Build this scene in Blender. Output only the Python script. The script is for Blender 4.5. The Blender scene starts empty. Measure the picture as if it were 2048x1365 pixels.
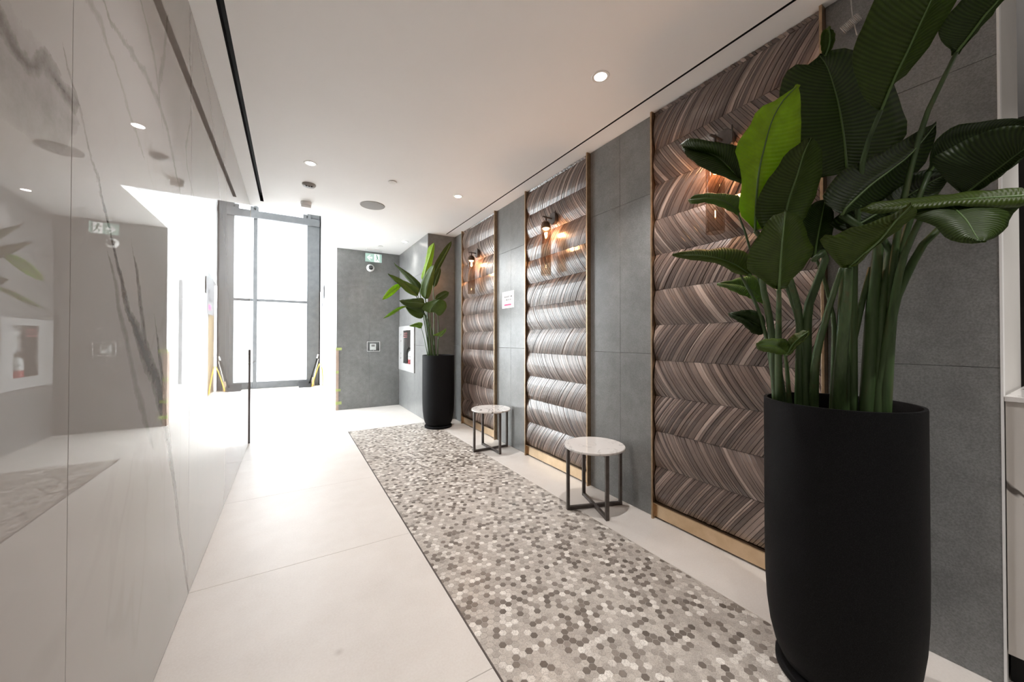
import bpy, math, random
from mathutils import Vector, Matrix
random.seed(7)
C = bpy.context.scene.collection
SC = bpy.context.scene
PI = math.pi

# ------------------------------------------------------------------ camera, world, exposure
F_PX, YAW, PITCH, ROLL = 730.18, math.radians(31.193), math.radians(0.5337), math.radians(0.0384)
SHIFT_PX = -10.83                       # the photo's horizon sits a little above its middle row
EYE = Vector((0.0, 0.0, 1.2))
fw = Vector((math.sin(YAW)*math.cos(PITCH), math.cos(YAW)*math.cos(PITCH), math.sin(PITCH)))
rt = Vector((math.cos(YAW), -math.sin(YAW), 0.0))
up = rt.cross(fw)
rt, up = rt*math.cos(ROLL)+up*math.sin(ROLL), up*math.cos(ROLL)-rt*math.sin(ROLL)
cam_data = bpy.data.cameras.new('camera')
cam_data.sensor_fit = 'HORIZONTAL'; cam_data.sensor_width = 36.0
cam_data.lens = 36.0*F_PX/2048.0
cam_data.shift_y = SHIFT_PX/2048.0
cam_data.clip_start = 0.02; cam_data.clip_end = 300
cam = bpy.data.objects.new('camera', cam_data); C.objects.link(cam)
cam.matrix_world = Matrix(((rt.x, up.x, -fw.x, EYE.x), (rt.y, up.y, -fw.y, EYE.y), (rt.z, up.z, -fw.z, EYE.z), (0, 0, 0, 1)))
SC.camera = cam
SC.view_settings.view_transform = 'Standard'
SC.view_settings.look = 'None'
SC.view_settings.gamma = 1.0
SC.view_settings.use_curve_mapping = False
SC.view_settings.exposure = 0.68
SKY, SPOT_W, SCONCE_W = 10.0, 68.0, 6.0
wld = bpy.data.worlds.new('overcast_sky'); SC.world = wld; wld.use_nodes = True
bg = wld.node_tree.nodes['Background']
bg.inputs[0].default_value = (0.97, 0.985, 1.0, 1); bg.inputs[1].default_value = SKY

# ------------------------------------------------------------------ helpers
class MB:
    """collects vertices, faces, a tone per face and optional uvs, then links ONE mesh object"""
    def __init__(s): s.v=[]; s.f=[]; s.t=[]; s.uv=[]; s.has_uv=False
    def add(s, v, f, tone=0.5, uv=None):
        b=len(s.v); s.v+= [tuple(p) for p in v]
        for i,q in enumerate(f):
            s.f.append(tuple(b+k for k in q)); s.t.append(tone)
            if uv: s.uv.append([uv[k] for k in q]); s.has_uv=True
            else: s.uv.append([(0,0)]*len(q))
        return s
    def box(s,x0,x1,y0,y1,z0,z1,tone=.5):
        v=[(x0,y0,z0),(x1,y0,z0),(x1,y1,z0),(x0,y1,z0),(x0,y0,z1),(x1,y0,z1),(x1,y1,z1),(x0,y1,z1)]
        return s.add(v,[(0,3,2,1),(4,5,6,7),(0,1,5,4),(1,2,6,5),(2,3,7,6),(3,0,4,7)],tone)
    def bar(s,a,b,w,h,tone=.5,upv=(0,0,1)):
        a=Vector(a);b=Vector(b);d=(b-a).normalized();u=Vector(upv)
        if abs(d.dot(u))>.98: u=Vector((1,0,0))
        x=d.cross(u).normalized();y=x.cross(d)
        v=[p+x*sx*w/2+y*sy*h/2 for p in (a,b) for sx,sy in((-1,-1),(1,-1),(1,1),(-1,1))]
        return s.add(v,[(0,3,2,1),(4,5,6,7),(0,1,5,4),(1,2,6,5),(2,3,7,6),(3,0,4,7)],tone)
    def tube(s,pts,r,n=8,tone=.5,caps=True):
        pts=[Vector(p) for p in pts]; k=len(pts); rs=r if isinstance(r,(list,tuple)) else [r]*k
        v=[];f=[];prev=None
        for i,p in enumerate(pts):
            d=(pts[min(i+1,k-1)]-pts[max(i-1,0)]).normalized()
            if prev is None:
                u=Vector((0,0,1)) if abs(d.z)<.9 else Vector((1,0,0))
                x=d.cross(u).normalized()
            else: x=(prev-d*prev.dot(d)).normalized()
            prev=x;y=d.cross(x)
            v+=[p+(x*math.cos(2*PI*j/n)+y*math.sin(2*PI*j/n))*rs[i] for j in range(n)]
        for i in range(k-1):
            for j in range(n): f.append((i*n+j,i*n+(j+1)%n,(i+1)*n+(j+1)%n,(i+1)*n+j))
        if caps: f.append(tuple(range(n-1,-1,-1))); f.append(tuple((k-1)*n+j for j in range(n)))
        return s.add(v,f,tone)
    def lathe(s,prof,n=32,c=(0,0,0),axis='z',tone=.5,closed=False):
        v=[];f=[];k=len(prof)
        for r,h in prof:
            for j in range(n):
                a=2*PI*j/n;x,y=max(r,1e-5)*math.cos(a),max(r,1e-5)*math.sin(a)
                p={'z':(x,y,h),'x':(h,x,y),'y':(y,h,x)}[axis]
                v.append((p[0]+c[0],p[1]+c[1],p[2]+c[2]))
        for i in range(k-1 if not closed else k):
            for j in range(n):
                a,b=i*n,((i+1)%k)*n
                f.append((a+j,a+(j+1)%n,b+(j+1)%n,b+j))
        return s.add(v,f,tone)
    def prism(s,poly,h0,h1,plane='xy',tone=.5):
        """poly of 2-D points extruded along the third axis"""
        def P(p,h): return {'xy':(p[0],p[1],h),'xz':(p[0],h,p[1]),'yz':(h,p[0],p[1])}[plane]
        n=len(poly);v=[P(p,h0) for p in poly]+[P(p,h1) for p in poly]
        f=[tuple(range(n-1,-1,-1)),tuple(range(n,2*n))]+[(i,(i+1)%n,n+(i+1)%n,n+i) for i in range(n)]
        return s.add(v,f,tone)
    def mesh(s,name,mt,off=(0,0,0),smooth=False):
        me=bpy.data.meshes.new(name)
        me.from_pydata([(a-off[0],b-off[1],c-off[2]) for a,b,c in s.v],[],s.f)
        at=me.attributes.new('tone','FLOAT','FACE'); at.data.foreach_set('value',s.t)
        if s.has_uv:
            ul=me.uv_layers.new(name='uv')
            ul.data.foreach_set('uv',[c for face in s.uv for q in face for c in q])
        if smooth: me.polygons.foreach_set('use_smooth',[True]*len(me.polygons))
        me.materials.append(mt); me.update()
        return me
BASE={}
def link(o,parent=None):
    C.objects.link(o)
    if parent is not None: o.parent=parent
    return o
def thing(name,label,cat,loc=(0,0,0),group=None):
    o=bpy.data.objects.new(name,None); o.location=loc; o.empty_display_size=.05
    link(o); o['label']=label; o['category']=cat
    if group: o['group']=group
    BASE[o.name]=Vector(loc); return o
def off_of(parent):
    o=parent
    while o.parent is not None: o=o.parent
    return BASE.get(o.name,Vector((0,0,0)))
def part(name,mb,mt,parent=None,smooth=False,bevel=0,kind=None,label=None,sharp=None):
    """one mesh object; vertices come in world coordinates and are moved into the frame of the thing that owns them"""
    off=off_of(parent) if parent is not None else (0,0,0)
    o=bpy.data.objects.new(name,mb.mesh(name,mt,off,smooth)); link(o,parent)
    if bevel:
        m=o.modifiers.new('bevel','BEVEL'); m.width=bevel; m.segments=2; m.limit_method='ANGLE'; m.angle_limit=math.radians(40)
    if sharp is not None:
        o.data.set_sharp_from_angle(angle=math.radians(sharp))
    if kind: o['kind']=kind
    if label: o['label']=label
    return o
def solo(name,mb,mt,label,cat,group=None,**k):
    o=part(name,mb,mt,None,**k); o['label']=label; o['category']=cat
    if group: o['group']=group
    return o
def struct(name,mb,mt,label=None,cat=None,**k):
    o=part(name,mb,mt,None,kind='structure',**k)
    if label: o['label']=label
    if cat: o['category']=cat
    return o
def spline(P,n):
    P=[Vector(p) for p in P]
    if len(P)==2: return [P[0].lerp(P[1],i/(n-1)) for i in range(n)]
    Q=[P[0]*2-P[1]]+P+[P[-1]*2-P[-2]]; out=[]
    dense=[]
    for i in range(1,len(Q)-2):
        for j in range(12):
            t=j/12; a,b,c,d=Q[i-1:i+3]
            dense.append(.5*((2*b)+(c-a)*t+(2*a-5*b+4*c-d)*t*t+(3*b-a-3*c+d)*t**3))
    dense.append(P[-1])
    L=[0]
    for a,b in zip(dense,dense[1:]): L.append(L[-1]+(b-a).length)
    k=0
    for i in range(n):
        s=L[-1]*i/(n-1)
        while k<len(L)-2 and L[k+1]<s: k+=1
        t=(s-L[k])/max(L[k+1]-L[k],1e-9); out.append(dense[k].lerp(dense[k+1],min(max(t,0),1)))
    return out
def to_px(p):
    d=Vector(p)-EYE; z=d.dot(fw)
    if z<.05: return None
    return 1024+F_PX*d.dot(rt)/z, 682.5+SHIFT_PX-F_PX*d.dot(up)/z, z

# ------------------------------------------------------------------ materials
class NT:
    def __init__(s,m): s.n=m.node_tree.nodes; s.l=m.node_tree.links
    def new(s,t,**k):
        o=s.n.new(t)
        for a,b in k.items(): setattr(o,a,b)
        return o
    def put(s,sock,val):
        if isinstance(val,bpy.types.NodeSocket): s.l.new(val,sock)
        else: sock.default_value=val
    def math(s,op,a,b=0.0,c=0.0,clamp=False):
        o=s.new('ShaderNodeMath',operation=op,use_clamp=clamp)
        s.put(o.inputs[0],a); s.put(o.inputs[1],b); s.put(o.inputs[2],c); return o.outputs[0]
    def mix(s,f,a,b,bt='MIX'):
        o=s.new('ShaderNodeMix',data_type='RGBA',blend_type=bt)
        s.put(o.inputs[0],f); s.put(o.inputs[6],a); s.put(o.inputs[7],b); return o.outputs[2]
    def noise(s,vec,scale,detail=3,rough=.55,dist=0):
        o=s.new('ShaderNodeTexNoise'); o.inputs['Scale'].default_value=scale; o.inputs['Detail'].default_value=detail
        o.inputs['Roughness'].default_value=rough; o.inputs['Distortion'].default_value=dist
        if vec is not None: s.l.new(vec,o.inputs['Vector'])
        return o
    def ramp(s,f,stops):
        o=s.new('ShaderNodeValToRGB'); e=o.color_ramp.elements
        while len(e)<len(stops): e.new(.5)
        for q,(p,c) in zip(e,stops): q.position=p; q.color=(*c,1) if len(c)==3 else c
        s.put(o.inputs[0],f); return o.outputs[0]
    def pos(s): return s.new('ShaderNodeNewGeometry').outputs['Position']
    def scale(s,vec,v):
        o=s.new('ShaderNodeMapping'); s.l.new(vec,o.inputs[0]); o.inputs['Scale'].default_value=v; return o.outputs[0]
    def attr(s,n): return s.new('ShaderNodeAttribute',attribute_name=n).outputs['Fac']
    def bump(s,h,strength,dist):
        o=s.new('ShaderNodeBump'); o.inputs['Strength'].default_value=strength; o.inputs['Distance'].default_value=dist
        s.l.new(h,o.inputs['Height']); return o.outputs[0]
MATS={}
def mat(name,base=(.5,.5,.5),rough=.5,metal=0.0,ior=1.5,emis=None,estr=0.0):
    m=bpy.data.materials.new(name); m.use_nodes=True; p=m.node_tree.nodes['Principled BSDF']
    p.inputs['Base Color'].default_value=(*base,1); p.inputs['Roughness'].default_value=rough
    p.inputs['Metallic'].default_value=metal; p.inputs['IOR'].default_value=ior
    if emis: p.inputs['Emission Color'].default_value=(*emis,1); p.inputs['Emission Strength'].default_value=estr
    MATS[name]=m; return m,NT(m),p
def noisy(name,a,b,scale,rough,metal=0,detail=4,bump=0,bscale=200,r2=None):
    m,N,p=mat(name,a,rough,metal)
    pos=N.pos(); n=N.noise(pos,scale,detail); 
    N.put(p.inputs['Base Color'],N.ramp(n.outputs[0],[(.3,a),(.7,b)]))
    if r2 is not None:
        n2=N.noise(pos,scale*3,3); N.put(p.inputs['Roughness'],N.math('MULTIPLY_ADD',n2.outputs[0],r2-rough,rough))
    if bump:
        n3=N.noise(pos,bscale,2); N.put(p.inputs['Normal'],N.bump(n3.outputs[0],bump,.002))
    return m
PAINT=noisy('white_paint',(.80,.79,.78),(.83,.82,.81),3,.6)
CEIL=noisy('ceiling_paint',(.89,.89,.89),(.91,.91,.91),2,.7)
MORTAR=mat('dark_mortar',(.09,.09,.09),.9)[0]
BLACK=mat('matte_black',(.003,.003,.003),.7)[0]
GREYWALL=noisy('jamb_paint',(.62,.60,.57),(.66,.64,.61),4,.55)
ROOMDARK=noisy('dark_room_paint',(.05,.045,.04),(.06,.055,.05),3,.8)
FRAME=noisy('grey_aluminium',(.072,.075,.079),(.095,.098,.103),8,.45)
BRASS=noisy('brushed_brass',(.36,.26,.17),(.50,.37,.24),30,.32,1.0)
KICK=noisy('polished_brass_plate',(.62,.47,.30),(.74,.58,.40),12,.28,1.0)
DARKBRONZE=noisy('dark_bronze',(.075,.062,.056),(.11,.093,.085),40,.45,.35)
WHITEPL=mat('white_plastic',(.82,.82,.81),.35)[0]
GREYPL=mat('grey_plastic',(.32,.31,.30),.5)[0]
STEEL=mat('brushed_steel',(.62,.62,.63),.3,.9)[0]
REDM=mat('red_label',(.45,.03,.04),.45)[0]
PINKM=mat('magenta_print',(.62,.09,.22),.6)[0]
INKM=mat('grey_ink',(.06,.06,.065),.7)[0]
REDINK=mat('red_ink',(.6,.12,.12),.7)[0]
PAPER=mat('white_paper',(.88,.88,.89),.55)[0]
GREENM=mat('exit_green',(.10,.34,.22),.35)[0]
TAPEM=mat('green_tape',(.36,.42,.16),.6)[0]
CARD=noisy('cardboard',(.36,.27,.22),(.42,.32,.26),20,.85)
YELL=mat('yellow_cord',(.85,.55,.06),.6)[0]
BRISTLE=mat('straw_bristle',(.55,.42,.30),.8)[0]
LENS=mat('lamp_lens',(.9,.9,.9),.4,emis=(1,.93,.85),estr=14)[0]
BULB=mat('warm_bulb',(.9,.8,.6),.4,emis=(1,.62,.30),estr=22)[0]
WHITECABLE=mat('white_cable',(.40,.40,.39),.5)[0]
SOIL=noisy('dark_soil',(.012,.010,.008),(.03,.024,.018),60,.95,bump=.8,bscale=90)

def glass(name,tint,refl=1.0,rough=.0):
    m=bpy.data.materials.new(name); m.use_nodes=True; N=NT(m); N.n.clear()
    out=N.new('ShaderNodeOutputMaterial'); tr=N.new('ShaderNodeBsdfTransparent'); gl=N.new('ShaderNodeBsdfGlossy')
    tr.inputs[0].default_value=(*tint,1); gl.inputs['Roughness'].default_value=rough
    lw=N.new('ShaderNodeLayerWeight'); lw.inputs['Blend'].default_value=.5
    fr=N.math('MULTIPLY_ADD',N.math('POWER',lw.outputs['Facing'],5.0),.94*refl,.045*refl)
    mx=N.new('ShaderNodeMixShader'); N.put(mx.inputs[0],fr); N.l.new(tr.outputs[0],mx.inputs[1]); N.l.new(gl.outputs[0],mx.inputs[2])
    N.l.new(mx.outputs[0],out.inputs[0]); return m
PANE=glass('window_glass',(.96,.98,.98))
SMOKE=glass('smoked_glass',(.82,.75,.68),.55,.0)
CLEAR=glass('clear_acrylic',(.95,.96,.96),.5)
SIGNW=mat('lit_sign_white',(.8,.8,.8),.4,emis=(1,1,1),estr=.5)[0]
SIGNG=mat('lit_sign_green',(.28,.42,.37),.4,emis=(.36,.50,.45),estr=.35)[0]
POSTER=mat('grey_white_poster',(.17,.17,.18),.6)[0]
CABDOOR=mat('cabinet_enamel',(.40,.40,.40),.35)[0]

# grey concrete-look porcelain on the walls
def grey_tile():
    m,N,p=mat('grey_porcelain',(.2,.2,.2),.28,ior=1.6); pos=N.pos()
    n1=N.noise(pos,1.6,5,.6); n2=N.noise(pos,160,3,.7); n3=N.noise(pos,14,4,.6)
    c=N.ramp(n1.outputs[0],[(.3,(.215,.215,.213)),(.7,(.30,.30,.297))])
    c=N.mix(.55,c,N.ramp(n2.outputs[0],[(.35,(.10,.10,.10)),(.65,(.36,.365,.365))]),'OVERLAY')
    c=N.mix(.35,c,N.ramp(n3.outputs[0],[(.35,(.35,.35,.35)),(.65,(.62,.62,.62))]),'OVERLAY')
    N.put(p.inputs['Base Color'],c); N.put(p.inputs['Normal'],N.bump(n2.outputs[0],.15,.002)); return m
TILE=grey_tile()
def floor_mat():
    m,N,p=mat('beige_porcelain',(.7,.65,.6),.42); pos=N.pos()
    n1=N.noise(pos,1.3,5,.6); n2=N.noise(pos,120,3,.6); n3=N.noise(pos,7,4,.6)
    c=N.ramp(n1.outputs[0],[(.3,(.62,.58,.545)),(.7,(.70,.66,.625))])
    c=N.mix(.12,c,N.ramp(n2.outputs[0],[(.35,(.3,.3,.3)),(.65,(.7,.7,.7))]),'OVERLAY')
    c=N.mix(.12,c,N.ramp(n3.outputs[0],[(.35,(.35,.35,.35)),(.65,(.65,.65,.65))]),'OVERLAY')
    sp=N.new('ShaderNodeVectorMath',operation='DISTANCE'); N.l.new(pos,sp.inputs[0]); sp.inputs[1].default_value=(.164,1.548,0)
    st=N.math('SUBTRACT',1.0,N.math('DIVIDE',sp.outputs['Value'],N.math('MULTIPLY_ADD',n3.outputs[0],.02,.012)),clamp=True)
    c=N.mix(N.math('MULTIPLY',st,.6),c,(.40,.36,.33,1))
    N.put(p.inputs['Base Color'],c); return m
FLOORT=floor_mat()
GROUT=noisy('grout',(.50,.46,.42),(.56,.52,.48),30,.9)
def hex_mat():
    m,N,p=mat('hexagon_stone',(.5,.45,.4),.3); pos=N.pos(); t=N.attr('tone')
    c=N.ramp(t,[(0,(.12,.100,.085)),(.2,(.23,.198,.172)),(.32,(.41,.37,.335)),(.7,(.55,.505,.46)),(.82,(.64,.595,.55)),(1,(.82,.78,.73))])
    n=N.noise(pos,55,5,.65,1.5); v=N.math('ABSOLUTE',N.math('SUBTRACT',n.outputs[0],.5))
    c=N.mix(N.math('MULTIPLY',N.math('LESS_THAN',v,.022),.5),c,(.17,.145,.125,1))
    n2=N.noise(pos,260,3,.6); c=N.mix(.35,c,N.ramp(n2.outputs[0],[(.35,(.33,.33,.33)),(.65,(.67,.67,.67))]),'OVERLAY')
    N.put(p.inputs['Base Color'],c); return m
HEXM=hex_mat()
def wood_mat():
    m,N,p=mat('walnut_slat',(.2,.14,.11),.34,ior=1.62); t=N.attr('tone'); uv=N.new('ShaderNodeUVMap').outputs[0]
    c=N.ramp(t,[(0,(.070,.047,.038)),(.35,(.135,.094,.077)),(.65,(.200,.142,.118)),(.86,(.30,.220,.184)),(1,(.44,.34,.29))])
    g=N.noise(N.scale(uv,(190,9,1)),1.0,4,.65,.4); g2=N.noise(N.scale(uv,(45,2.2,1)),1.0,3,.6,.8)
    c=N.mix(.55,c,N.ramp(g.outputs[0],[(.3,(.22,.22,.22)),(.7,(.72,.72,.72))]),'OVERLAY')
    c=N.mix(.40,c,N.ramp(g2.outputs[0],[(.3,(.28,.28,.28)),(.7,(.68,.68,.68))]),'OVERLAY')
    N.put(p.inputs['Base Color'],c); N.put(p.inputs['Normal'],N.bump(g.outputs[0],.25,.002))
    N.put(p.inputs['Roughness'],N.math('MULTIPLY_ADD',g.outputs[0],.12,.24)); return m
WOOD=wood_mat()
WOOD.node_tree.nodes['Principled BSDF'].inputs['Coat Weight'].default_value=.55
WOOD.node_tree.nodes['Principled BSDF'].inputs['Coat Roughness'].default_value=.22
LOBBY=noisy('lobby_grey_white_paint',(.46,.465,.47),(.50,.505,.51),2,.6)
def leaf_mat():
    m=bpy.data.materials.new('leaf_green'); m.use_nodes=True; N=NT(m); p=N.n['Principled BSDF']; out=N.n['Material Output']
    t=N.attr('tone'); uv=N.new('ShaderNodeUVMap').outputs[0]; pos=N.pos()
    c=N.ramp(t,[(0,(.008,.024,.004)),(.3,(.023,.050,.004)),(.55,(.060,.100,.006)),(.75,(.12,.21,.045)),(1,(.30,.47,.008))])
    sep=N.new('ShaderNodeSeparateXYZ'); N.l.new(uv,sep.inputs[0])
    ph=N.math('ADD',N.math('MULTIPLY',sep.outputs[1],230),N.math('MULTIPLY',N.math('ABSOLUTE',N.math('SUBTRACT',sep.outputs[0],.5)),-40))
    w=N.math('SINE',ph); n=N.noise(pos,30,3)
    c=N.mix(N.math('MULTIPLY_ADD',w,.10,.10),c,N.mix(.5,c,(.25,.4,.08,1)))
    c=N.mix(.4,c,N.ramp(n.outputs[0],[(.3,(.35,.35,.35)),(.7,(.65,.65,.65))]),'OVERLAY')
    N.put(p.inputs['Base Color'],c); p.inputs['Roughness'].default_value=.46
    N.put(p.inputs['Normal'],N.bump(w,.30,.002))
    tl=N.new('ShaderNodeBsdfTranslucent'); N.put(tl.inputs[0],N.mix(1.0,c,(1.5,1.7,.55,1),'MULTIPLY'))
    mx=N.new('ShaderNodeMixShader'); mx.inputs[0].default_value=.36
    N.l.new(p.outputs[0],mx.inputs[1]); N.l.new(tl.outputs[0],mx.inputs[2]); N.l.new(mx.outputs[0],out.inputs[0]); return m
LEAF=leaf_mat()
def stem_mat():
    m,N,p=mat('leaf_stalk',(.08,.14,.05),.45); pos=N.pos(); n=N.noise(N.scale(pos,(40,40,4)),1,4)
    N.put(p.inputs['Base Color'],N.ramp(n.outputs[0],[(.3,(.03,.06,.018)),(.55,(.06,.11,.035)),(.75,(.085,.08,.03))])); return m
STALK=stem_mat()
RIB=mat('leaf_midrib',(.10,.18,.05),.4)[0]
def pot_mat():
    m,N,p=mat('black_pot',(.012,.012,.013),.66,ior=1.22); pos=N.pos(); n=N.noise(pos,420,2,.6)
    N.put(p.inputs['Base Color'],N.ramp(n.outputs[0],[(.45,(.004,.004,.0045)),(.7,(.012,.012,.013))])); N.put(p.inputs['Normal'],N.bump(n.outputs[0],.4,.001)); return m
POT=pot_mat()
PLY=noisy('plywood',(.22,.16,.082),(.28,.205,.11),6,.7)

def marble(name,veins,rough,col,gscale,gamt):
    """white marble; veins = list of (axis, [(along, across)...], [(along, width)...], strength) laid out on the slab in metres"""
    m,N,p=mat(name,col,rough); pos=N.pos(); sep=N.new('ShaderNodeSeparateXYZ'); N.l.new(pos,sep.inputs[0])
    y,z=sep.outputs[1],sep.outputs[2]
    wob=N.math('ADD',N.math('MULTIPLY',N.math('SUBTRACT',N.noise(pos,6,5,.65).outputs[0],.5),.11),N.math('MULTIPLY',N.math('SUBTRACT',N.noise(pos,28,5,.7).outputs[0],.5),.035))
    tex=N.noise(pos,22,5,.7)
    cl=N.noise(pos,1.1,4,.6)
    c=N.ramp(cl.outputs[0],[(.3,tuple(k*.93 for k in col)),(.7,col)])
    n=N.noise(N.scale(pos,(1,1.0,.55)),gscale,4,.55,1.1)
    ridge=N.math('ABSOLUTE',N.math('SUBTRACT',n.outputs[0],.5))
    g=N.math('SUBTRACT',1.0,N.math('DIVIDE',ridge,.022),clamp=True)
    gm=N.noise(pos,.9,2).outputs[0]
    tot=N.math('MULTIPLY',g,N.math('MULTIPLY',N.math('SUBTRACT',gm,.42,clamp=True),gamt))
    for axis,cv,wd,st in veins:
        a,b=(y,z) if axis=='y' else (z,y)
        fc=N.new('ShaderNodeFloatCurve'); N.put(fc.inputs['Value'],N.math('DIVIDE',a,6.0))
        def setc(node,pts,sc):
            cu=node.mapping.curves[0]
            while len(cu.points)<len(pts): cu.points.new(.5,.5)
            for q,(u,w_) in zip(cu.points,pts): q.location=(u/6.0,w_/sc); q.handle_type='AUTO_CLAMPED'
            node.mapping.update()
        setc(fc,cv,6.0)
        wc=N.new('ShaderNodeFloatCurve'); N.put(wc.inputs['Value'],N.math('DIVIDE',a,6.0))
        w0,w1=wd[0][0],wd[-1][0]
        setc(wc,[(w0-.04,0)]+wd+[(w1+.04,0)],.3)
        d=N.math('ABSOLUTE',N.math('ADD',N.math('SUBTRACT',b,N.math('MULTIPLY',fc.outputs[0],6.0)),wob))
        wv=N.math('MULTIPLY',wc.outputs[0],.3)
        inside=N.math('SUBTRACT',1.0,N.math('DIVIDE',d,N.math('MAXIMUM',wv,.0004)),clamp=True)
        inside=N.math('MULTIPLY',N.math('POWER',inside,.45),N.math('GREATER_THAN',wv,.0008))
        inside=N.math('MULTIPLY',inside,N.math('MULTIPLY_ADD',tex.outputs[0],1.6,.15))
        tot=N.math('MAXIMUM',tot,N.math('MULTIPLY',inside,st))
    c=N.mix(N.math('MINIMUM',tot,1.0),c,(.10,.085,.075,1))
    N.put(p.inputs['Base Color'],c); p.inputs['IOR'].default_value=1.62
    return m
VEINS=[
 ('y',[(1.35,1.49),(1.47,1.31),(1.61,1.18),(1.79,1.0),(1.94,.74),(2.11,.33),(2.25,.03)],[(1.32,.012),(1.5,.03),(1.66,.065),(1.85,.075),(2.0,.05),(2.25,.03)],1.1),
 ('y',[(1.38,1.36),(1.46,1.22),(1.59,1.0),(1.69,.87)],[(1.38,.02),(1.5,.04),(1.69,.03)],.5),
 ('y',[(1.54,1.42),(1.58,1.33),(1.63,1.22)],[(1.54,.01),(1.58,.05),(1.63,.05)],.9),
 ('y',[(1.76,1.20),(1.82,1.06),(1.9,.86)],[(1.76,.02),(1.82,.05),(1.9,.04)],.9),
 ('y',[(1.16,1.75),(1.24,1.63),(1.34,1.51),(1.38,1.44)],[(1.16,.012),(1.26,.008),(1.38,.02)],.55),
 ('y',[(1.23,1.99),(1.36,1.95),(1.49,1.85),(1.58,1.80)],[(1.23,.02),(1.4,.012),(1.58,.01)],.35),
 ('y',[(1.32,2.04),(1.54,2.05),(1.77,2.03),(1.93,1.93),(2.05,1.83)],[(1.32,.008),(1.7,.018),(1.9,.02),(2.05,.01)],.5),
 ('y',[(1.58,2.24),(1.65,2.19),(1.72,2.13),(1.77,2.03)],[(1.58,.008),(1.7,.02),(1.77,.015)],.5),
 ('z',[(2.05,1.75),(2.15,1.77),(2.25,1.80),(2.40,1.84)],[(2.05,.008),(2.2,.02),(2.4,.01)],.45),
 ('z',[(1.85,2.36),(2.05,2.15),(2.3,2.23),(2.5,2.2),(2.76,2.19)],[(1.85,.01),(2.1,.012),(2.4,.02),(2.76,.01)],.45),
 ('y',[(2.3,2.72),(2.6,2.62),(2.86,2.42),(3.05,2.15),(3.33,1.84),(3.7,1.3)],[(2.3,.012),(2.8,.02),(3.2,.014),(3.7,.02)],.4),
 ('y',[(.60,1.86),(.80,1.76),(.93,1.71),(1.0,1.69),(1.06,1.73),(1.155,1.71)],[(.60,.02),(.9,.025),(1.0,.025),(1.06,.03),(1.155,.03)],.95),
 ('y',[(.60,1.70),(.9,1.65),(1.05,1.66),(1.155,1.66)],[(.60,.06),(.95,.10),(1.1,.08),(1.155,.05)],.40),
]
MARBLE=marble('white_marble_wall',VEINS,.004,(.43,.412,.40),1.2,.35)
DESKM=marble('white_marble_desk',[],.12,(.62,.58,.54),2.0,6.0)
TOPM=marble('white_marble_top',[],.10,(.78,.75,.73),6.0,4.0)

# ================================================================== SETTING
XL, XR, CZ = -.4058, 2.108, 2.736         # marble face, right tile face, ceiling height
XE, YE, YS, YW = .654, 6.77, 5.13, 10.73  # exit-sign wall edge, its depth, soffit edge, window plane
G = .0008                                  # half a joint

# ---- floor
fl = struct('floor', MB().box(-6.1,4.3,-3.3,10.9,-.12,-.004), GROUT)
yj=[-3.2,-2.07,-.985,.1,1.185,2.27,3.355,4.44,5.147]
def tile_floor(x0,x1,y0,y1):
    mb=MB(); b=.0012; x0+=G;x1-=G;y0+=G;y1-=G
    v=[(x0,y0,-.004),(x1,y0,-.004),(x1,y1,-.004),(x0,y1,-.004),(x0,y0,-b),(x1,y0,-b),(x1,y1,-b),(x0,y1,-b),(x0+b,y0+b,0),(x1-b,y0+b,0),(x1-b,y1-b,0),(x0+b,y1-b,0)]
    mb.add(v,[(8,9,10,11),(4,5,9,8),(5,6,10,9),(6,7,11,10),(7,4,8,11),(0,1,5,4),(1,2,6,5),(2,3,7,6),(3,0,4,7)])
    part('tile',mb,FLOORT,fl)
for a,b in zip(yj,yj[1:]):
    tile_floor(XL-.002,.637,a,b)
    if b<2.3:
        tile_floor(2.14,3.2,a,b); tile_floor(3.2,4.3,a,b)
for a,b in zip([-3.2,-1.2,.42,1.94,3.53],[-1.2,.42,1.94,3.53,5.147]): tile_floor(1.740,2.14,a,b)
ys=[5.147+1.085*i for i in range(6)]
xs=[-3.13,-2.576,-1.491,-.406,.645,1.692,2.14]
for a,b in zip(ys,ys[1:]):
    for c,d in zip(xs,xs[1:]): tile_floor(c,d,a,min(b,10.9))
part('edge_strip',MB().box(.637,.6435,-3.2,5.147,-.004,.0004),DARKBRONZE,fl)
part('edge_strip',MB().box(1.7335,1.740,-3.2,5.147,-.004,-.0004),GROUT,fl)
# ---- hexagon mosaic runner, one stone at a time
mosaic=part('hexagon_mosaic',MB().box(.6435,1.7335,-1.0,5.147,-.004,-.0010),GROUT,fl)
PITCHX=.0293; HR=PITCHX/math.sqrt(3)-.00075
def hexv(cx,cy,z,lo,hi):
    tx,ty=random.uniform(-.012,.012),random.uniform(-.012,.012); out=[]
    for r,h in((HR,-.0010),(HR,-.0007),(HR-.0009,0)):
        for k in range(6):
            a=PI/2+k*PI/3; x,y=r*math.cos(a),r*math.sin(a)
            px=min(max(cx+x,lo),hi); py=min(cy+y,5.1465)
            out.append((px,py,h+z+(tx*x+ty*y if h>-.001 else 0)))
    return out
HEXF=[(12,13,14,15,16,17)]+[(i,(i+1)%6,6+(i+1)%6,6+i) for i in range(6)]+[(6+i,6+(i+1)%6,12+(i+1)%6,12+i) for i in range(6)]
hexes=[]; row=0; y=-1.0+.02
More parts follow.
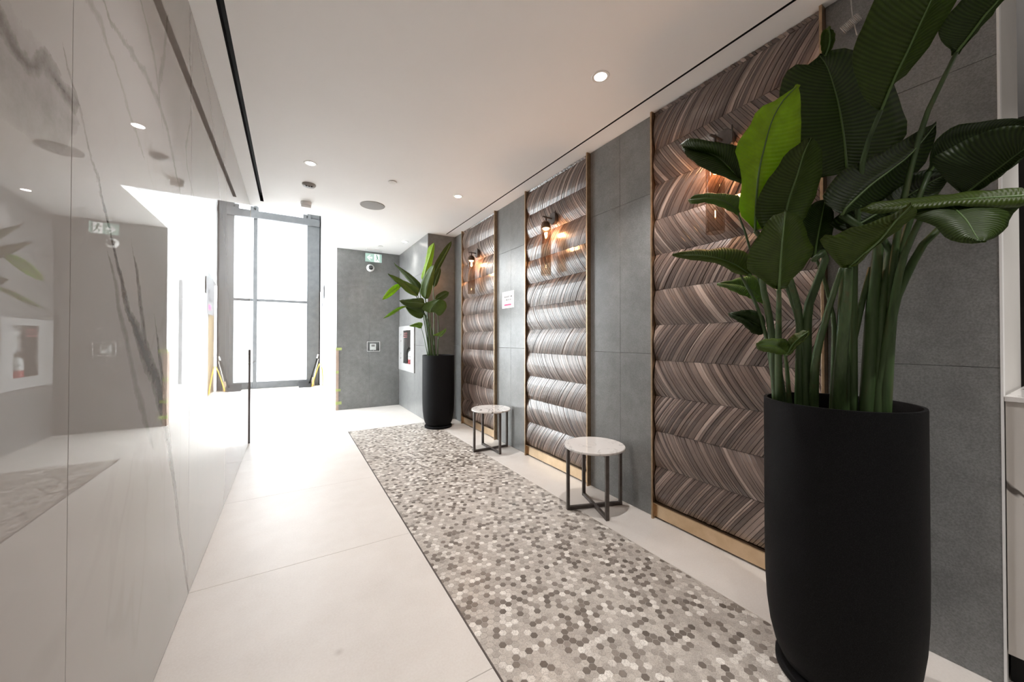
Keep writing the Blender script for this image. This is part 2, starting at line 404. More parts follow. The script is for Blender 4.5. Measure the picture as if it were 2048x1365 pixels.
while y<5.147+.008:
    x=.6435+(.0 if row%2 else PITCHX/2)
    while x<1.7335+.012:
        r=random.random()
        tone=random.uniform(0,.2) if r<.17 else random.uniform(.18,.36) if r<.33 else random.uniform(.36,.72) if r<.84 else random.uniform(.78,1)
        hexes.append((x,y,tone)); x+=PITCHX
    y+=PITCHX*.8660254; row+=1
def seen_rank(h):
    q=to_px((h[0],h[1],0))
    if q is None or not(985<q[0]<1540 and 900<q[1]<1375): return 99
    return (Vector((h[0],h[1],0))-EYE).length
order=sorted(range(len(hexes)),key=lambda i:seen_rank(hexes[i])); near=set(order[:300])
rest=MB()
for i,(x,y,t) in enumerate(hexes):
    z=random.uniform(-.00025,.00025)
    if i in near: part('hexagon_tile',MB().add(hexv(x,y,z,.6437,1.7333),HEXF,t),HEXM,mosaic)
    else: rest.add(hexv(x,y,z,.6437,1.7333),HEXF,t)
part('hexagon_tiling',rest,HEXM,mosaic,kind='stuff')

# ---- ceiling with its two shadow slots
cb=MB(); cz1=2.86
cb.box(-.60,-.300,-3.3,YS,CZ,cz1).box(-.300,-.268,4.92,YS,CZ,cz1).box(-.268,1.935,-3.3,YS,CZ,cz1)
cb.box(1.935,1.951,5.09,YS,CZ,cz1).box(1.951,2.30,-3.3,YS,CZ,cz1).box(XE,2.30,YS,6.90,CZ,cz1).box(2.30,4.3,-3.3,2.1,CZ,cz1)
ceil=struct('ceiling',cb,CEIL)
part('slot_liner',MB().box(-.300,-.268,-3.3,4.92,2.80,cz1).box(-.300,-.2985,-3.3,4.92,CZ+.001,2.80).box(-.2695,-.268,-3.3,4.92,CZ+.001,2.80).box(-.2985,-.2695,4.918,4.92,CZ+.001,2.80),BLACK,ceil)
part('slot_liner',MB().box(1.935,1.951,-3.3,5.09,2.78,cz1).box(1.935,1.936,-3.3,5.09,CZ+.001,2.78).box(1.950,1.951,-3.3,5.09,CZ+.001,2.78),BLACK,ceil)
struct('ceiling_void',MB().box(-3.3,1.0,5.0,11.0,5.1,5.2),PAINT)

# ---- polished marble wall on the left
wl=struct('wall_left',MB().box(-.60,-.430,-3.3,5.15,-.004,CZ),PAINT)
for a,b in zip([-3.2,-2.1,-1.02,.07,1.16,2.25,3.34,4.43],[-2.1,-1.02,.07,1.16,2.25,3.34,4.43,5.150]):
    part('marble_slab',MB().box(-.430,XL,a+.0007,b-.0007,.002,CZ-.002),MARBLE,wl,bevel=.0008)
et=part('edge_trim',MB().box(-.432,XL+.0015,5.150,5.156,0,CZ-.001),BRASS,wl,label='slim brass trim closing the end of the marble wall')
part('glare_cut_trim',MB().box(XL,XL+.011,5.146,5.1562,0,1.075),DARKBRONZE,et)  # glare put into the shape: dark trim stops where bright background washes it out
part('bent_tab',MB().bar((XL,5.154,.90),(-.348,5.150,.945),.008,.006),DARKBRONZE,et)
struct('wall_lobby',MB().box(-3.22,-.60,5.0,5.15,0,2.86),PAINT)
struct('wall_bulkhead',MB().box(-3.22,XE,5.0,YS,2.86,5.1),PAINT)
w2=struct('window_2',MB().box(-3.22,-3.12,5.0,5.16,0,5.1),FRAME)
for k in range(4):
    y=5.16+k*1.4; part('mullion',MB().box(-3.22,-3.12,y+1.32,y+1.4,0,5.1),FRAME,w2,bevel=.004)
    part('transom',MB().box(-3.21,-3.13,y,y+1.32,2.108,2.168),FRAME,w2,bevel=.004)
    part('bottom_rail',MB().box(-3.22,-3.12,y,y+1.32,0,.16),FRAME,w2,bevel=.004)
    part('pane',MB().box(-3.175,-3.165,y,y+1.32,.16,2.108),PANE,w2)
    part('pane',MB().box(-3.175,-3.165,y,y+1.32,2.168,5.1),PANE,w2)
struct('wall_rear',MB().box(-.6,4.3,-3.4,-3.3,0,CZ),PAINT)

# ---- tiled walls
def tile_x(w,x,y0,y1,z0,z1,thick=.03,s=1):
    part('tile',MB().box(x,x+thick,y0+G,y1-G,z0+G,z1-G),TILE,w,bevel=.0009)
def tile_y(w,y,x0,x1,z0,z1,thick=.012):
    part('tile',MB().box(x0+G,x1-G,y,y+thick,z0+G,z1-G),TILE,w,bevel=.0009)
ROWS=[(0,1.10),(1.10,2.20),(2.20,CZ)]
wr=struct('wall_right',MB().box(2.14,2.30,.31,5.17,0,CZ),PAINT)
for a,b in((.2067,.683),(1.618,1.918),(1.918,2.233),(3.169,3.505),(3.505,3.827),(4.817,5.15)):
    for z0,z1 in ROWS: tile_x(wr,XR,a,b,z0,z1)
part('mortar_bed',MB().box(2.1385,2.1398,.21,5.14,.002,CZ-.002),MORTAR,wr)
part('corner_trim',MB().box(2.104,2.1395,.2005,.2067,0,CZ),PAINT,wr)
wp=struct('wall_pier',MB().box(1.90,2.30,5.17,6.90,0,CZ),PAINT)
part('mortar_bed',MB().box(1.7,2.105,5.1655,5.1695,.002,CZ-.002),MORTAR,wp)
for z0,z1 in ROWS: tile_y(wp,5.15,1.692,2.108,z0,z1)
CY0,CY1,CZ0,CZ1=5.806,6.70,.675,1.40
for a,b,c,d in((5.165,CY0,0,1.1),(5.165,CY0,1.1,2.2),(5.165,CY0,2.2,CZ),(CY0,CY1,0,CZ0),(CY0,CY1,CZ1,2.2),(CY0,CY1,2.2,CZ),(CY1,YE,0,1.1),(CY1,YE,1.1,2.2),(CY1,YE,2.2,CZ)):
    tile_x(wp,1.692,a,b,c,d,.03)
we=struct('wall_end',MB().box(XE,1.90,YE+.015,6.90,0,CZ),PAINT)
part('mortar_bed',MB().box(XE+.004,1.7,YE+.0125,YE+.0149,.002,CZ-.002),MORTAR,we)
for a,b in((XE,1.177),(1.177,1.692)):
    for z0,z1 in((0,1.06),(1.06,2.12),(2.12,CZ)): tile_y(we,YE,a,b,z0,z1)
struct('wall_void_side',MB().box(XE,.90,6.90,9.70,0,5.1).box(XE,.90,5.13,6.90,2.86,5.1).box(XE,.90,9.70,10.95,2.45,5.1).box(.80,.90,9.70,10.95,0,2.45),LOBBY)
# ---- what stands at the near end of the right wall: jamb, desk recess, dark room
struct('wall_jamb',MB().box(2.14,2.635,.2067,.30,0,CZ),GREYWALL)
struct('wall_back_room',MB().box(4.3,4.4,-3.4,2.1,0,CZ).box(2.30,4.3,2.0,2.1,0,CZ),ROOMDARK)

# ---- tall window
wn=struct('window_1',MB().box(.347,.622,YW-.02,YW+.18,0,5.1),FRAME)
xb=[-.785-1.16*i for i in range(3)]      # left edge of each mullion
for i,x in enumerate(xb):
    part('mullion',MB().box(x,x+.078,YW,YW+.10,0,5.1),FRAME,wn,bevel=.004)
edges=[.347]+xb
for i in range(len(edges)-1):
    r=edges[i] if i==0 else edges[i]; l=edges[i+1]+.078
    part('transom',MB().box(l,r,YW+.01,YW+.09,2.108,2.168),FRAME,wn,bevel=.004)
    part('bottom_rail',MB().box(l,r,YW,YW+.10,.0,.16),FRAME,wn,bevel=.004)
    part('pane',MB().box(l,r,YW+.045,YW+.055,.16,2.108),PANE,wn)
    part('pane',MB().box(l,r,YW+.045,YW+.055,2.168,5.1),PANE,wn)
part('header_beam',MB().box(-3.12,.622,YW-.10,YW-.021,4.10,4.27),FRAME,wn,bevel=.004)
for x in(.25,-.85,-1.02,-2.25):
    bk=part('bracket',MB().box(x,x+.17,YW-.09,YW-.021,4.27,4.37),FRAME,wn,bevel=.004)
    part('bolt',MB().lathe([(0,YW-.10),(.018,YW-.10),(.02,YW-.09),(0,YW-.09)],12,(x+.09,0,4.315),'y'),BLACK,bk)
part('black_seal',MB().box(.622,.652,YW-.005,YW+.05,0,5.1),BLACK,wn)
struct('ground',MB().box(-60,60,10.95,90,-.3,-.02).box(-60,-3.25,-20,10.95,-.3,-.02),noisy('pale_paving',(.55,.55,.56),(.62,.62,.63),.6,.8))

# ---- a pale building across the street
bd=thing('building','pale building of bands and windows across the street, seen faintly through the tall glass','building',(-1,34,0))
part('wall',MB().box(-16,14,34,40,0,17),noisy('pale_render',(.60,.60,.61),(.66,.66,.67),.5,.8),bd)
WINM=mat('far_window',(.30,.33,.37),.2)[0]
for k in range(4):
    z=1.2+k*4.0
    part('band',MB().box(-16.2,14.2,33.7,34,z+2.7,z+3.1),MATS['pale_render'] if 'pale_render' in MATS else PAINT,bd)
    for j in range(7):
        x=-14+j*4
        part('window',MB().box(x,x+2.2,33.93,33.995,z,z+2.2),WINM,bd)

# ================================================================== THINGS
# ---- recessed lamps
def downlight(x,y,label,k=1.0):
    t=thing('downlight',label,'downlight',(x,y,CZ),'round recessed ceiling downlights')
    part('trim_ring',MB().lathe([(.036,CZ-.0005),(.036,CZ-.003),(.050,CZ-.004),(.053,CZ-.0005)],28,(x,y,0)),WHITEPL,t,smooth=True,sharp=30)
    part('lens',MB().lathe([(.0,CZ-.0012),(.036,CZ-.0012),(.036,CZ-.0002),(0,CZ-.0002)],24,(x,y,0)),LENS,t)
    ld=bpy.data.lights.new('downlight_beam','SPOT'); ld.energy=SPOT_W*k; ld.color=(1,.97,.935); ld.spot_size=math.radians(104); ld.spot_blend=1.0; ld.shadow_soft_size=.022
    lo=bpy.data.objects.new('downlight_beam',ld); link(lo,t); lo.location=(0,0,-.012)
downlight(1.54,1.546,'nearest glowing downlight, in the ceiling above the mosaic and the nearer side table')
downlight(1.53,3.651,'glowing downlight in the ceiling before the middle wood panel and the farther side table')
downlight(1.534,5.802,'farthest glowing downlight, in the low ceiling by the fire cabinet wall',.3)
downlight(.138,3.633,'glowing downlight in the ceiling just this side of the smoke detector')
downlight(.138,1.50,'downlight in the ceiling over the near beige floor beside the marble wall',.5)
downlight(.138,-.62,'downlight in the ceiling behind the viewer beside the marble wall')
downlight(1.54,-.62,'downlight in the ceiling behind the viewer before the desk')

downlight(2.75,-.45,'added unseen downlight over the reception desk, brightening the jamb at the right edge')  # added lamp out of view, put in to brighten the jamb and desk top

# ---- ceiling fittings
t=thing('smoke_detector','round flat grey-white smoke detector with dark slots next to a ceiling downlight','detector',(.145,4.136,CZ))
part('base',MB().lathe([(.0,CZ),(.062,CZ),(.062,CZ-.008),(.052,CZ-.022),(.03,CZ-.030),(0,CZ-.031)],28,(.145,4.136,0)),GREYPL,t,smooth=True,sharp=40)
for k in range(3):
    a=.5+k*.9; part('slot',MB().box(.145-.03+k*.022,.145-.015+k*.022,4.10,4.112,CZ-.034,CZ-.024),BLACK,t)
t=thing('alarm_strobe','white alarm strobe with a round base and a boxy lens hanging from the ceiling edge','alarm',(.137,4.70,CZ))
part('base',MB().lathe([(0,CZ),(.055,CZ),(.055,CZ-.03),(.05,CZ-.034),(0,CZ-.034)],28,(.137,4.70,0)),WHITEPL,t,smooth=True,sharp=40)
part('strobe_lens',MB().box(.088,.186,4.665,4.735,CZ-.066,CZ-.034),WHITEPL,t,bevel=.006)
for nm,x,y,lab in(('sprinkler_cover',.841,3.646,'small white round sprinkler cover on the open ceiling between the two far rows of downlights'),('sprinkler_cover',1.26,6.28,'small white round sprinkler cover on the ceiling just this side of the exit sign')):
    t=thing(nm,lab,'sprinkler',(x,y,CZ))
    part('cap',MB().lathe([(0,CZ-.010),(.038,CZ-.010),(.041,CZ-.007),(.041,CZ-.0045),(0,CZ-.0045)],28,(x,y,0)),WHITEPL,t,smooth=True,sharp=30)
    part('shadow_ring',MB().lathe([(0,CZ-.0045),(.033,CZ-.0045),(.033,CZ),(0,CZ)],24,(x,y,0)),BLACK,t)
t=thing('ceiling_speaker','large round grey mesh speaker flush in the ceiling','speaker',(.794,4.408,CZ))
part('rim',MB().lathe([(.118,CZ-.0005),(.118,CZ-.004),(.132,CZ-.006),(.136,CZ-.0005)],40,(.794,4.408,0)),GREYPL,t,smooth=True,sharp=30)
part('grille',MB().lathe([(0,CZ-.006),(.08,CZ-.0055),(.118,CZ-.004),(.118,CZ-.0005),(0,CZ-.0005)],40,(.794,4.408,0)),noisy('speaker_mesh',(.28,.275,.27),(.36,.355,.35),300,.6),t,smooth=True,sharp=30)

# ---- exit sign
ex0,ex1,ey,ez0,ez1=1.066,1.338,6.56,2.512,CZ
t=thing('exit_sign','green and clear hanging exit sign with a left arrow and a running figure','exit sign',(1.2,ey,CZ))
part('mount',MB().box(1.10,1.29,ey-.012,ey+.016,CZ-.022,CZ),WHITEPL,t,bevel=.003)
part('clear_panel',MB().box(ex0,ex1,ey,ey+.006,ez0,CZ-.018),CLEAR,t)
gp=part('green_panel',MB().box(ex0+.002,ex1-.002,ey-.0015,ey-.0003,ez0+.002,ez0+.145),SIGNG,t)
cx_,cz_=1.138,ez0+.074
part('arrow',MB().prism([(cx_-.042,cz_),(cx_+.002,cz_+.046),(cx_+.018,cz_+.046),(cx_-.012,cz_+.012),(cx_+.044,cz_+.012),(cx_+.044,cz_-.012),(cx_-.012,cz_-.012),(cx_+.018,cz_-.046),(cx_+.002,cz_-.046)],ey-.003,ey-.0015,'xz'),SIGNW,gp)
part('white_doorway',MB().box(1.214,1.298,ey-.003,ey-.0015,ez0+.008,ez0+.140),SIGNW,gp)
fx,fz=1.256,ez0
rm=MB(); yy0,yy1=ey-.0045,ey-.003
def limb(a,b,w):
    a=Vector(a);b=Vector(b);d=(b-a).normalized();n=Vector((-d.y,d.x))*w/2
    rm.prism([tuple(a-n),tuple(b-n),tuple(b+n),tuple(a+n)],yy0,yy1,'xz')
rm.prism([(fx-.004+.011*math.cos(k*PI/6),fz+.122+.011*math.sin(k*PI/6)) for k in range(12)],yy0,yy1,'xz')
limb((fx,fz+.11),(fx+.010,fz+.066),.017); limb((fx+.010,fz+.068),(fx-.014,fz+.050),.010); limb((fx-.013,fz+.052),(fx-.010,fz+.024),.009)
limb((fx+.010,fz+.068),(fx+.024,fz+.042),.010); limb((fx+.023,fz+.043),(fx+.038,fz+.026),.009)
limb((fx,fz+.106),(fx-.022,fz+.090),.007); limb((fx-.022,fz+.091),(fx-.032,fz+.102),.006); limb((fx+.002,fz+.106),(fx+.024,fz+.094),.007); limb((fx+.023,fz+.094),(fx+.030,fz+.078),.006)
part('running_figure',rm,GREENM,gp)

# ---- dome camera, thermostat, cabinet, edge guard
c0=(1.185,0,2.443)
t=thing('security_camera','white dome security camera on the tiled end wall under the exit sign','camera',(1.185,YE,2.443))
part('housing',MB().lathe([(0,YE),(.062,YE),(.066,YE-.02),(.062,YE-.045),(.05,YE-.058),(.038,YE-.062)],32,c0,'y'),WHITEPL,t,smooth=True)
part('dark_dome',MB().lathe([(.040,YE-.058),(.034,YE-.075),(.022,YE-.086),(0,YE-.090)],24,c0,'y'),mat('camera_dome',(.03,.03,.032),.08)[0],t,smooth=True)
part('lens_ring',MB().lathe([(.012,YE-.090),(.016,YE-.092),(.016,YE-.086),(.012,YE-.086)],16,(1.195,0,2.450),'y'),GREYPL,t,smooth=True)
t=thing('thermostat','white thermostat inside a clear guard box on the tiled end wall','thermostat',(1.233,YE,1.065))
part('back_plate',MB().box(1.185,1.285,YE-.022,YE,1.005,1.115),WHITEPL,t,bevel=.004)
part('screen',MB().box(1.205,1.262,YE-.0235,YE-.022,1.065,1.100),GREYPL,t)
gd=MB(); gx0,gx1,gz0,gz1,gy=1.130,1.338,.985,1.150,YE-.06
gd.box(gx0,gx1,gy,gy+.004,gz0,gz1).box(gx0,gx0+.004,gy+.004,YE,gz0,gz1).box(gx1-.004,gx1,gy+.004,YE,gz0,gz1).box(gx0,gx1,gy+.004,YE,gz1-.004,gz1).box(gx0,gx1,gy+.004,YE,gz0,gz0+.004)
part('clear_guard',gd,CLEAR,t)
fr=MB()
for a,b in(((gx0,gz0),(gx1,gz0)),((gx1,gz0),(gx1,gz1)),((gx1,gz1),(gx0,gz1)),((gx0,gz1),(gx0,gz0))):
    fr.bar((a[0],gy,a[1]),(b[0],gy,b[1]),.006,.006)
part('guard_edge',fr,WHITEPL,t)
part('lock',MB().lathe([(0,gy-.008),(.008,gy-.008),(.008,gy),(0,gy)],12,(1.235,0,gz0+.006),'y'),STEEL,t)

t=thing('extinguisher_cabinet','white recessed fire extinguisher cabinet with a clear door in the light side wall','cabinet',(1.692,6.25,1.03))
bx=MB(); bx.box(1.82,1.826,CY0,CY1,CZ0,CZ1).box(1.692,1.82,CY0,CY0+.006,CZ0,CZ1).box(1.692,1.82,CY1-.006,CY1,CZ0,CZ1).box(1.692,1.82,CY0,CY1,CZ0,CZ0+.006).box(1.692,1.82,CY0,CY1,CZ1-.006,CZ1)
part('cabinet_box',bx,PAINT,t)
dx=1.672; wy0,wy1,wz0,wz1=5.97,6.42,.78,1.345
dr=MB(); dr.box(dx,1.692,CY0-.02,wy0,CZ0-.02,CZ1+.02).box(dx,1.692,wy1,CY1+.02,CZ0-.02,CZ1+.02).box(dx,1.692,wy0,wy1,CZ0-.02,wz0).box(dx,1.692,wy0,wy1,wz1,CZ1+.02)
door=part('door',dr,CABDOOR,t)
part('window_pane',MB().box(dx+.006,dx+.010,wy0,wy1,wz0,wz1),CLEAR,door)
part('side_edge',MB().box(dx,1.692,CY0-.034,CY0-.0205,CZ0-.02,CZ1+.02),GREYPL,door)
for z in(.85,.93,1.15,1.26): part('latch',MB().box(dx-.008,dx,6.55,6.575,z,z+.028),GREYPL,door)
lt=MB()
for k in range(3):
    y=6.40
    while y>6.20:
        w=random.uniform(.012,.03); lt.box(dx+.0045,dx+.006,y-w,y,1.295-k*.034,1.303-k*.034); y-=w+.016
part('red_lettering',lt,REDINK,door,kind='stuff')
e0=(1.758,6.225,0)
t=thing('fire_extinguisher','small pale fire extinguisher with a black hose and red label inside the cabinet','extinguisher',(1.758,6.225,.682))
part('cylinder',MB().lathe([(0,.682),(.046,.682),(.052,.690),(.052,.93),(.047,.965),(.030,.99),(.016,1.0),(0,1.0)],28,e0),WHITEPL,t,smooth=True,sharp=35)
part('red_label',MB().lathe([(.0527,.73),(.0527,.85)],28,e0),REDM,t,smooth=True)
part('valve',MB().box(1.743,1.773,6.205,6.245,1.0,1.035),DARKBRONZE,t,bevel=.004)
part('handle',MB().bar((1.758,6.22,1.04),(1.715,6.25,1.06),.018,.01).bar((1.758,6.22,1.015),(1.715,6.25,1.012),.018,.008),DARKBRONZE,t)
part('hose',MB().tube(spline([(1.743,6.24,1.03),(1.728,6.29,1.03),(1.718,6.33,.97),(1.716,6.325,.88),(1.718,6.31,.79)],16),.012,8),BLACK,t,smooth=True)
part('strap',MB().lathe([(.0533,.892),(.0545,.898),(.0533,.904)],28,e0),GREYPL,t,smooth=True)

t=thing('edge_guard','brown cardboard edge guard taped to the free corner of the tiled end wall','edge guard',(XE,YE,0))
part('cardboard',MB().box(XE-.007,XE-.001,YE-.004,YE+.12,0,1.02).box(XE-.007,XE+.035,YE-.006,YE-.001,0,1.02),CARD,t)
for z,h,x1 in((1.03,.045,.735),(.64,.045,.69),(.337,.04,.72),(.12,.05,.735)):
    part('green_tape',MB().box(XE-.008,x1,YE-.0085,YE-.0062,z-h/2,z+h/2).box(XE-.009,XE-.0062,YE-.0085,YE+.05,z-h/2,z+h/2),TAPEM,t)
    
# ---- lobby side wall: glass board, plywood, poster, broom and cord
t=thing('glossy_board','white glossy wall board reflecting the tall window, on the white lobby side wall','wall board',(XE,8.5,1.3))
part('board',MB().box(XE-.036,XE-.001,7.43,9.30,.51,2.10),mat('white_back_glass',(.72,.73,.74),.03)[0],t,bevel=.003)
part('edge_rim',MB().box(XE-.038,XE-.001,7.418,7.4295,.505,2.105),STEEL,t)
part('edge_rim',MB().box(XE-.038,XE-.001,9.3005,9.312,.505,2.105),STEEL,t)
solo('plywood_sheet',MB().box(.70,.718,9.71,10.72,.0,2.44),PLY,'bare plywood sheet closing the opening next to the tall window','plywood')
t=thing('notice_board','white poster with two grey lines and a magenta bar hanging by the plywood','poster',(XE-.02,9.8,2.08))
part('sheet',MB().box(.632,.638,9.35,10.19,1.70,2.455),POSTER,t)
def letters(mb,plane_x,ya,yb,z,h,dirn=1,n=7):
    """rows of small strokes standing in for print too small to read"""
    y=ya
    while abs(y-ya)<abs(yb-ya)-h*.5:
        k=random.choice('NHIEL'); w=h*random.uniform(.5,.75); s=1 if yb>ya else -1; th=h*.17
        def vb(q,za,zb): mb.box(plane_x-.0012,plane_x,min(q,q+s*th),max(q,q+s*th),za,zb)
        vb(y,z,z+h)
        if k in 'NH': vb(y+s*(w-th),z,z+h)
        if k in 'HEL':
            zz={'H':z+h*.42,'E':z+h*.82,'L':z}[k]; mb.box(plane_x-.0012,plane_x,min(y,y+s*w),max(y,y+s*w),zz,zz+th)
        y+=s*(w+h*.28)
tx=MB(); letters(tx,.632,9.50,10.05,2.13,.085); letters(tx,.632,9.58,9.98,1.97,.085)
part('lettering',tx,INKM,t,kind='stuff')
part('magenta_bar',MB().box(.6305,.632,9.58,9.85,1.80,1.90),PINKM,t)
part('sleeve_flap',MB().prism([(9.55,2.455),(10.19,2.455),(10.60,2.30),(10.35,2.46),(9.60,2.60)],.640,.644,'yz'),CLEAR,t)
t=thing('dustpan','black lobby dustpan with a long handle leaning on the window jamb','dustpan',(.30,10.5,0))
pn=MB().prism([(10.36,.0),(10.66,.0),(10.66,.13),(10.62,.135),(10.36,.008)],.17,.44,'yz')
part('pan',pn,noisy('dark_plastic',(.012,.012,.013),(.02,.02,.022),10,.95),t,bevel=.004)
part('handle',MB().tube([(.395,10.52,.07),(.49,10.57,.40),(.575,10.62,.70)],.016,10),BLACK,t,smooth=True)
part('grip',MB().tube([(.575,10.62,.70),(.602,10.635,.80)],.018,10),WHITEPL,t,smooth=True)
t=thing('hand_broom','pale broom with straw bristles standing behind the black dustpan','broom',(.47,10.56,0))
part('handle',MB().tube([(.505,10.60,.22),(.565,10.64,.48),(.612,10.675,.68)],.010,8),WHITEPL,t,smooth=True)
part('bristles',MB().prism([(.44,0),(.52,0),(.505,.22),(.475,.22)],10.56,10.64,'xz'),BRISTLE,t)
solo('yellow_cord',MB().tube(spline([(.46,10.40,.012),(.52,10.42,.25),(.60,10.46,.50),(.645,10.50,.585),(.665,10.40,.50),(.672,10.15,.25),(.675,9.95,.012)],28),.011,8),YELL,'yellow cord hung in a pointed loop in front of the plywood','cord',smooth=True)

# ---- walnut slat wall panels between brass bars
BH=.2364; Z0=.112; CREST,VALLEY=2.084,2.110
def slat(mb,ya,wid,dirn,z0,z1,ylo,yhi,tone,bandz):
    n=6; uoff=random.uniform(0,30); voff=random.uniform(0,30); th=random.uniform(-.0022,.0026)
    v=[];uv=[];f=[];g=.0009; sh=.165
    for i in range(n+1):
        t=i/n; z=z0+(z1-z0)*t; T=(z-bandz)/BH
        prof=max(math.sin(PI*min(max(T,0.02),.98)),0)**.62
        x=VALLEY-(VALLEY-CREST)*prof-th
        ys=ya+dirn*sh*T
        a=min(max(ys+g,ylo),yhi);b=min(max(ys+wid-g,ylo),yhi)
        for (yy,xx,u) in((a,x+.012,0),(a,x+.0008,.1),(a+min(.0008,(b-a)/2),x,.15),(b-min(.0008,(b-a)/2),x,wid*40),(b,x+.0008,wid*42),(b,x+.012,wid*44)):
            v.append((xx,yy,z)); uv.append((u*.03+uoff,z-z0+voff))
    for i in range(n):
        for j in range(5): f.append((i*6+j,i*6+j+1,i*6+6+j+1,i*6+6+j))
    f.append((0,5,4,3,2,1)); f.append(tuple(n*6+k for k in range(6)))
    mb.add(v,f,tone,uv)
def slat_tone():
    r=random.random()
    return random.uniform(.0,.35) if r<.30 else random.uniform(.3,.7) if r<.80 else random.uniform(.7,.9) if r<.94 else random.uniform(.9,1)
def wood_panel(ya,yb,label,single):
    ym=(ya+yb)/2
    t=thing('wood_wall_panel',label,'wall panel',(2.12,ym,0),'walnut slat wall panels framed in brass')
    part('backing_board',MB().box(2.124,2.139,ya+.013,yb-.013,Z0,CZ-.002),BLACK,t)
    part('brass_bar',MB().box(2.070,2.139,ya-.012,ya,0,CZ-.001),BRASS,t,bevel=.001)
    part('brass_bar',MB().box(2.070,2.139,yb,yb+.012,0,CZ-.001),BRASS,t,bevel=.001)
    part('kick_plate',MB().box(2.096,2.138,ya+.0005,yb-.0005,.012,.102),KICK,t)
    part('brass_ledge',MB().box(2.078,2.123,ya+.0005,yb-.0005,.1025,.108),BRASS,t)
    lo,hi=ya+.003,yb-.003; cand=[]; k=0
    while Z0+k*BH<CZ-.01:
        z0=Z0+k*BH+.0008; z1=min(Z0+(k+1)*BH-.0008,CZ-.003); dirn=-1 if k%2==0 else 1
        y=lo-.17+random.uniform(0,.02); row=[]
        if dirn<0: y=lo+random.uniform(-.02,0)
        while y<(hi+.17 if dirn<0 else hi):
            w=random.choice((.014,.017,.020,.022,.025,.029)); row.append((y,w)); y+=w
        rowmb=MB()
        for y,w in row:
            yl,yh=min(y,y+dirn*.165),max(y,y+dirn*.165)+w
            if yh<lo+.004 or yl>hi-.004: continue
            a=(y,w,dirn,z0,z1,lo,hi,slat_tone(),Z0+k*BH)
            if single: cand.append(a)
            else: slat(rowmb,*a)
        if not single: part('slat_row',rowmb,WOOD,t,kind='stuff')
        k+=1
    if single:
        def rank(a):
            q=to_px((2.09,a[0]+a[2]*.08,(a[3]+a[4])/2))
            if q is None or q[0]>1700: return 9
            hidden = 3 if q[0]>1560 else 0
            return hidden+q[2]
        cand.sort(key=rank); restmb=MB()
        for i,a in enumerate(cand):
            if i<300:
                mb=MB(); slat(mb,*a); part('slat',mb,WOOD,t)
            else: slat(restmb,*a)
        part('slat_rows',restmb,WOOD,t,kind='stuff')
wood_panel(.695,1.606,'walnut chevron slat wall panel behind the big foreground plant',True)
wood_panel(2.245,3.157,'walnut chevron slat wall panel between the two side tables',False)
wood_panel(3.839,4.805,'walnut chevron slat wall panel next to the farther potted plant',False)

# ---- sconces
def sconce(y,label):
    xt,zt=1.995,2.29
    t=thing('wall_sconce',label,'wall lamp',(2.085,y,2.316),'smoked glass wall sconces')
    part('wall_rose',MB().lathe([(0,2.058),(.052,2.058),(.056,2.062),(.056,2.082),(.050,2.100),(0,2.100)],28,(0,y-.01,2.316),'x'),DARKBRONZE,t,smooth=True,sharp=35)
    part('cross_pin',MB().tube([(2.052,y-.062,2.27),(2.052,y-.062,2.37)],.0045,8),DARKBRONZE,t,smooth=True)
    arm=part('arm',MB().tube(spline([(2.06,y,2.316),(2.02,y,2.318),(1.985,y,2.318),(1.965,y+.01,2.324)],12),.007,8),DARKBRONZE,t,smooth=True)
    part('finial',MB().lathe([(0,2.288),(.008,2.290),(.008,2.322),(.004,2.33),(0,2.331)],12,(xt,y,0)),DARKBRONZE,arm,smooth=True)
    pr=[(.047,1.785),(.0475,2.235)]+[(.0475*math.cos(a),2.235+.052*math.sin(a)) for a in[PI/2*i/8 for i in range(1,8)]]+[(.006,2.287)]
    inn=[(r-.0025 if r>.01 else r,h-(.002 if h>2.236 else 0)) for r,h in reversed(pr)]
    part('glass_shade',MB().lathe(pr+inn,32,(xt,y,0),closed=True),SMOKE,t,smooth=True)
    h=part('lamp_holder',MB().lathe([(0,2.278),(.020,2.274),(.034,2.258),(.040,2.235),(.040,2.215),(.036,2.213),(.036,2.232),(0,2.236)],24,(xt,y,0)),DARKBRONZE,t,smooth=True,sharp=40)
    part('bulb',MB().lathe([(0,2.228),(.026,2.226),(.028,2.214),(.020,2.204),(0,2.200)],20,(xt,y,0)),BULB,h,smooth=True)
    ld=bpy.data.lights.new('sconce_glow','POINT'); ld.energy=SCONCE_W; ld.color=(1,.62,.37); ld.shadow_soft_size=.016
    lo=bpy.data.objects.new('sconce_glow',ld); link(lo,t); lo.location=(xt-2.085,0,2.180-2.316)
sconce(1.135,'smoked glass tube sconce half hidden by the leaves of the big plant')
sconce(2.695,'smoked glass tube sconce on the wood panel between the two side tables')
sconce(4.31,'smoked glass tube sconce on the farthest wood panel by the potted plant')

# ---- paper notice on the tiles
t=thing('paper_notice','small white paper notice with two faint lines and a pink bar on the grey tiles','notice',(XR,3.57,1.65))
nx=XR-.002; ny0,ny1,nz0,nz1=3.435,3.700,1.552,1.742
part('paper',MB().box(nx,XR,ny0,ny1,nz0,nz1),PAPER,t)
tx=MB(); letters(tx,nx,ny1-.045,ny0+.04,1.672,.018); letters(tx,nx,ny1-.055,ny0+.065,1.637,.018)
part('lettering',tx,INKM,t,kind='stuff')
part('pink_bar',MB().box(nx-.001,nx,ny0+.062,ny1-.05,1.580,1.598),PINKM,t)

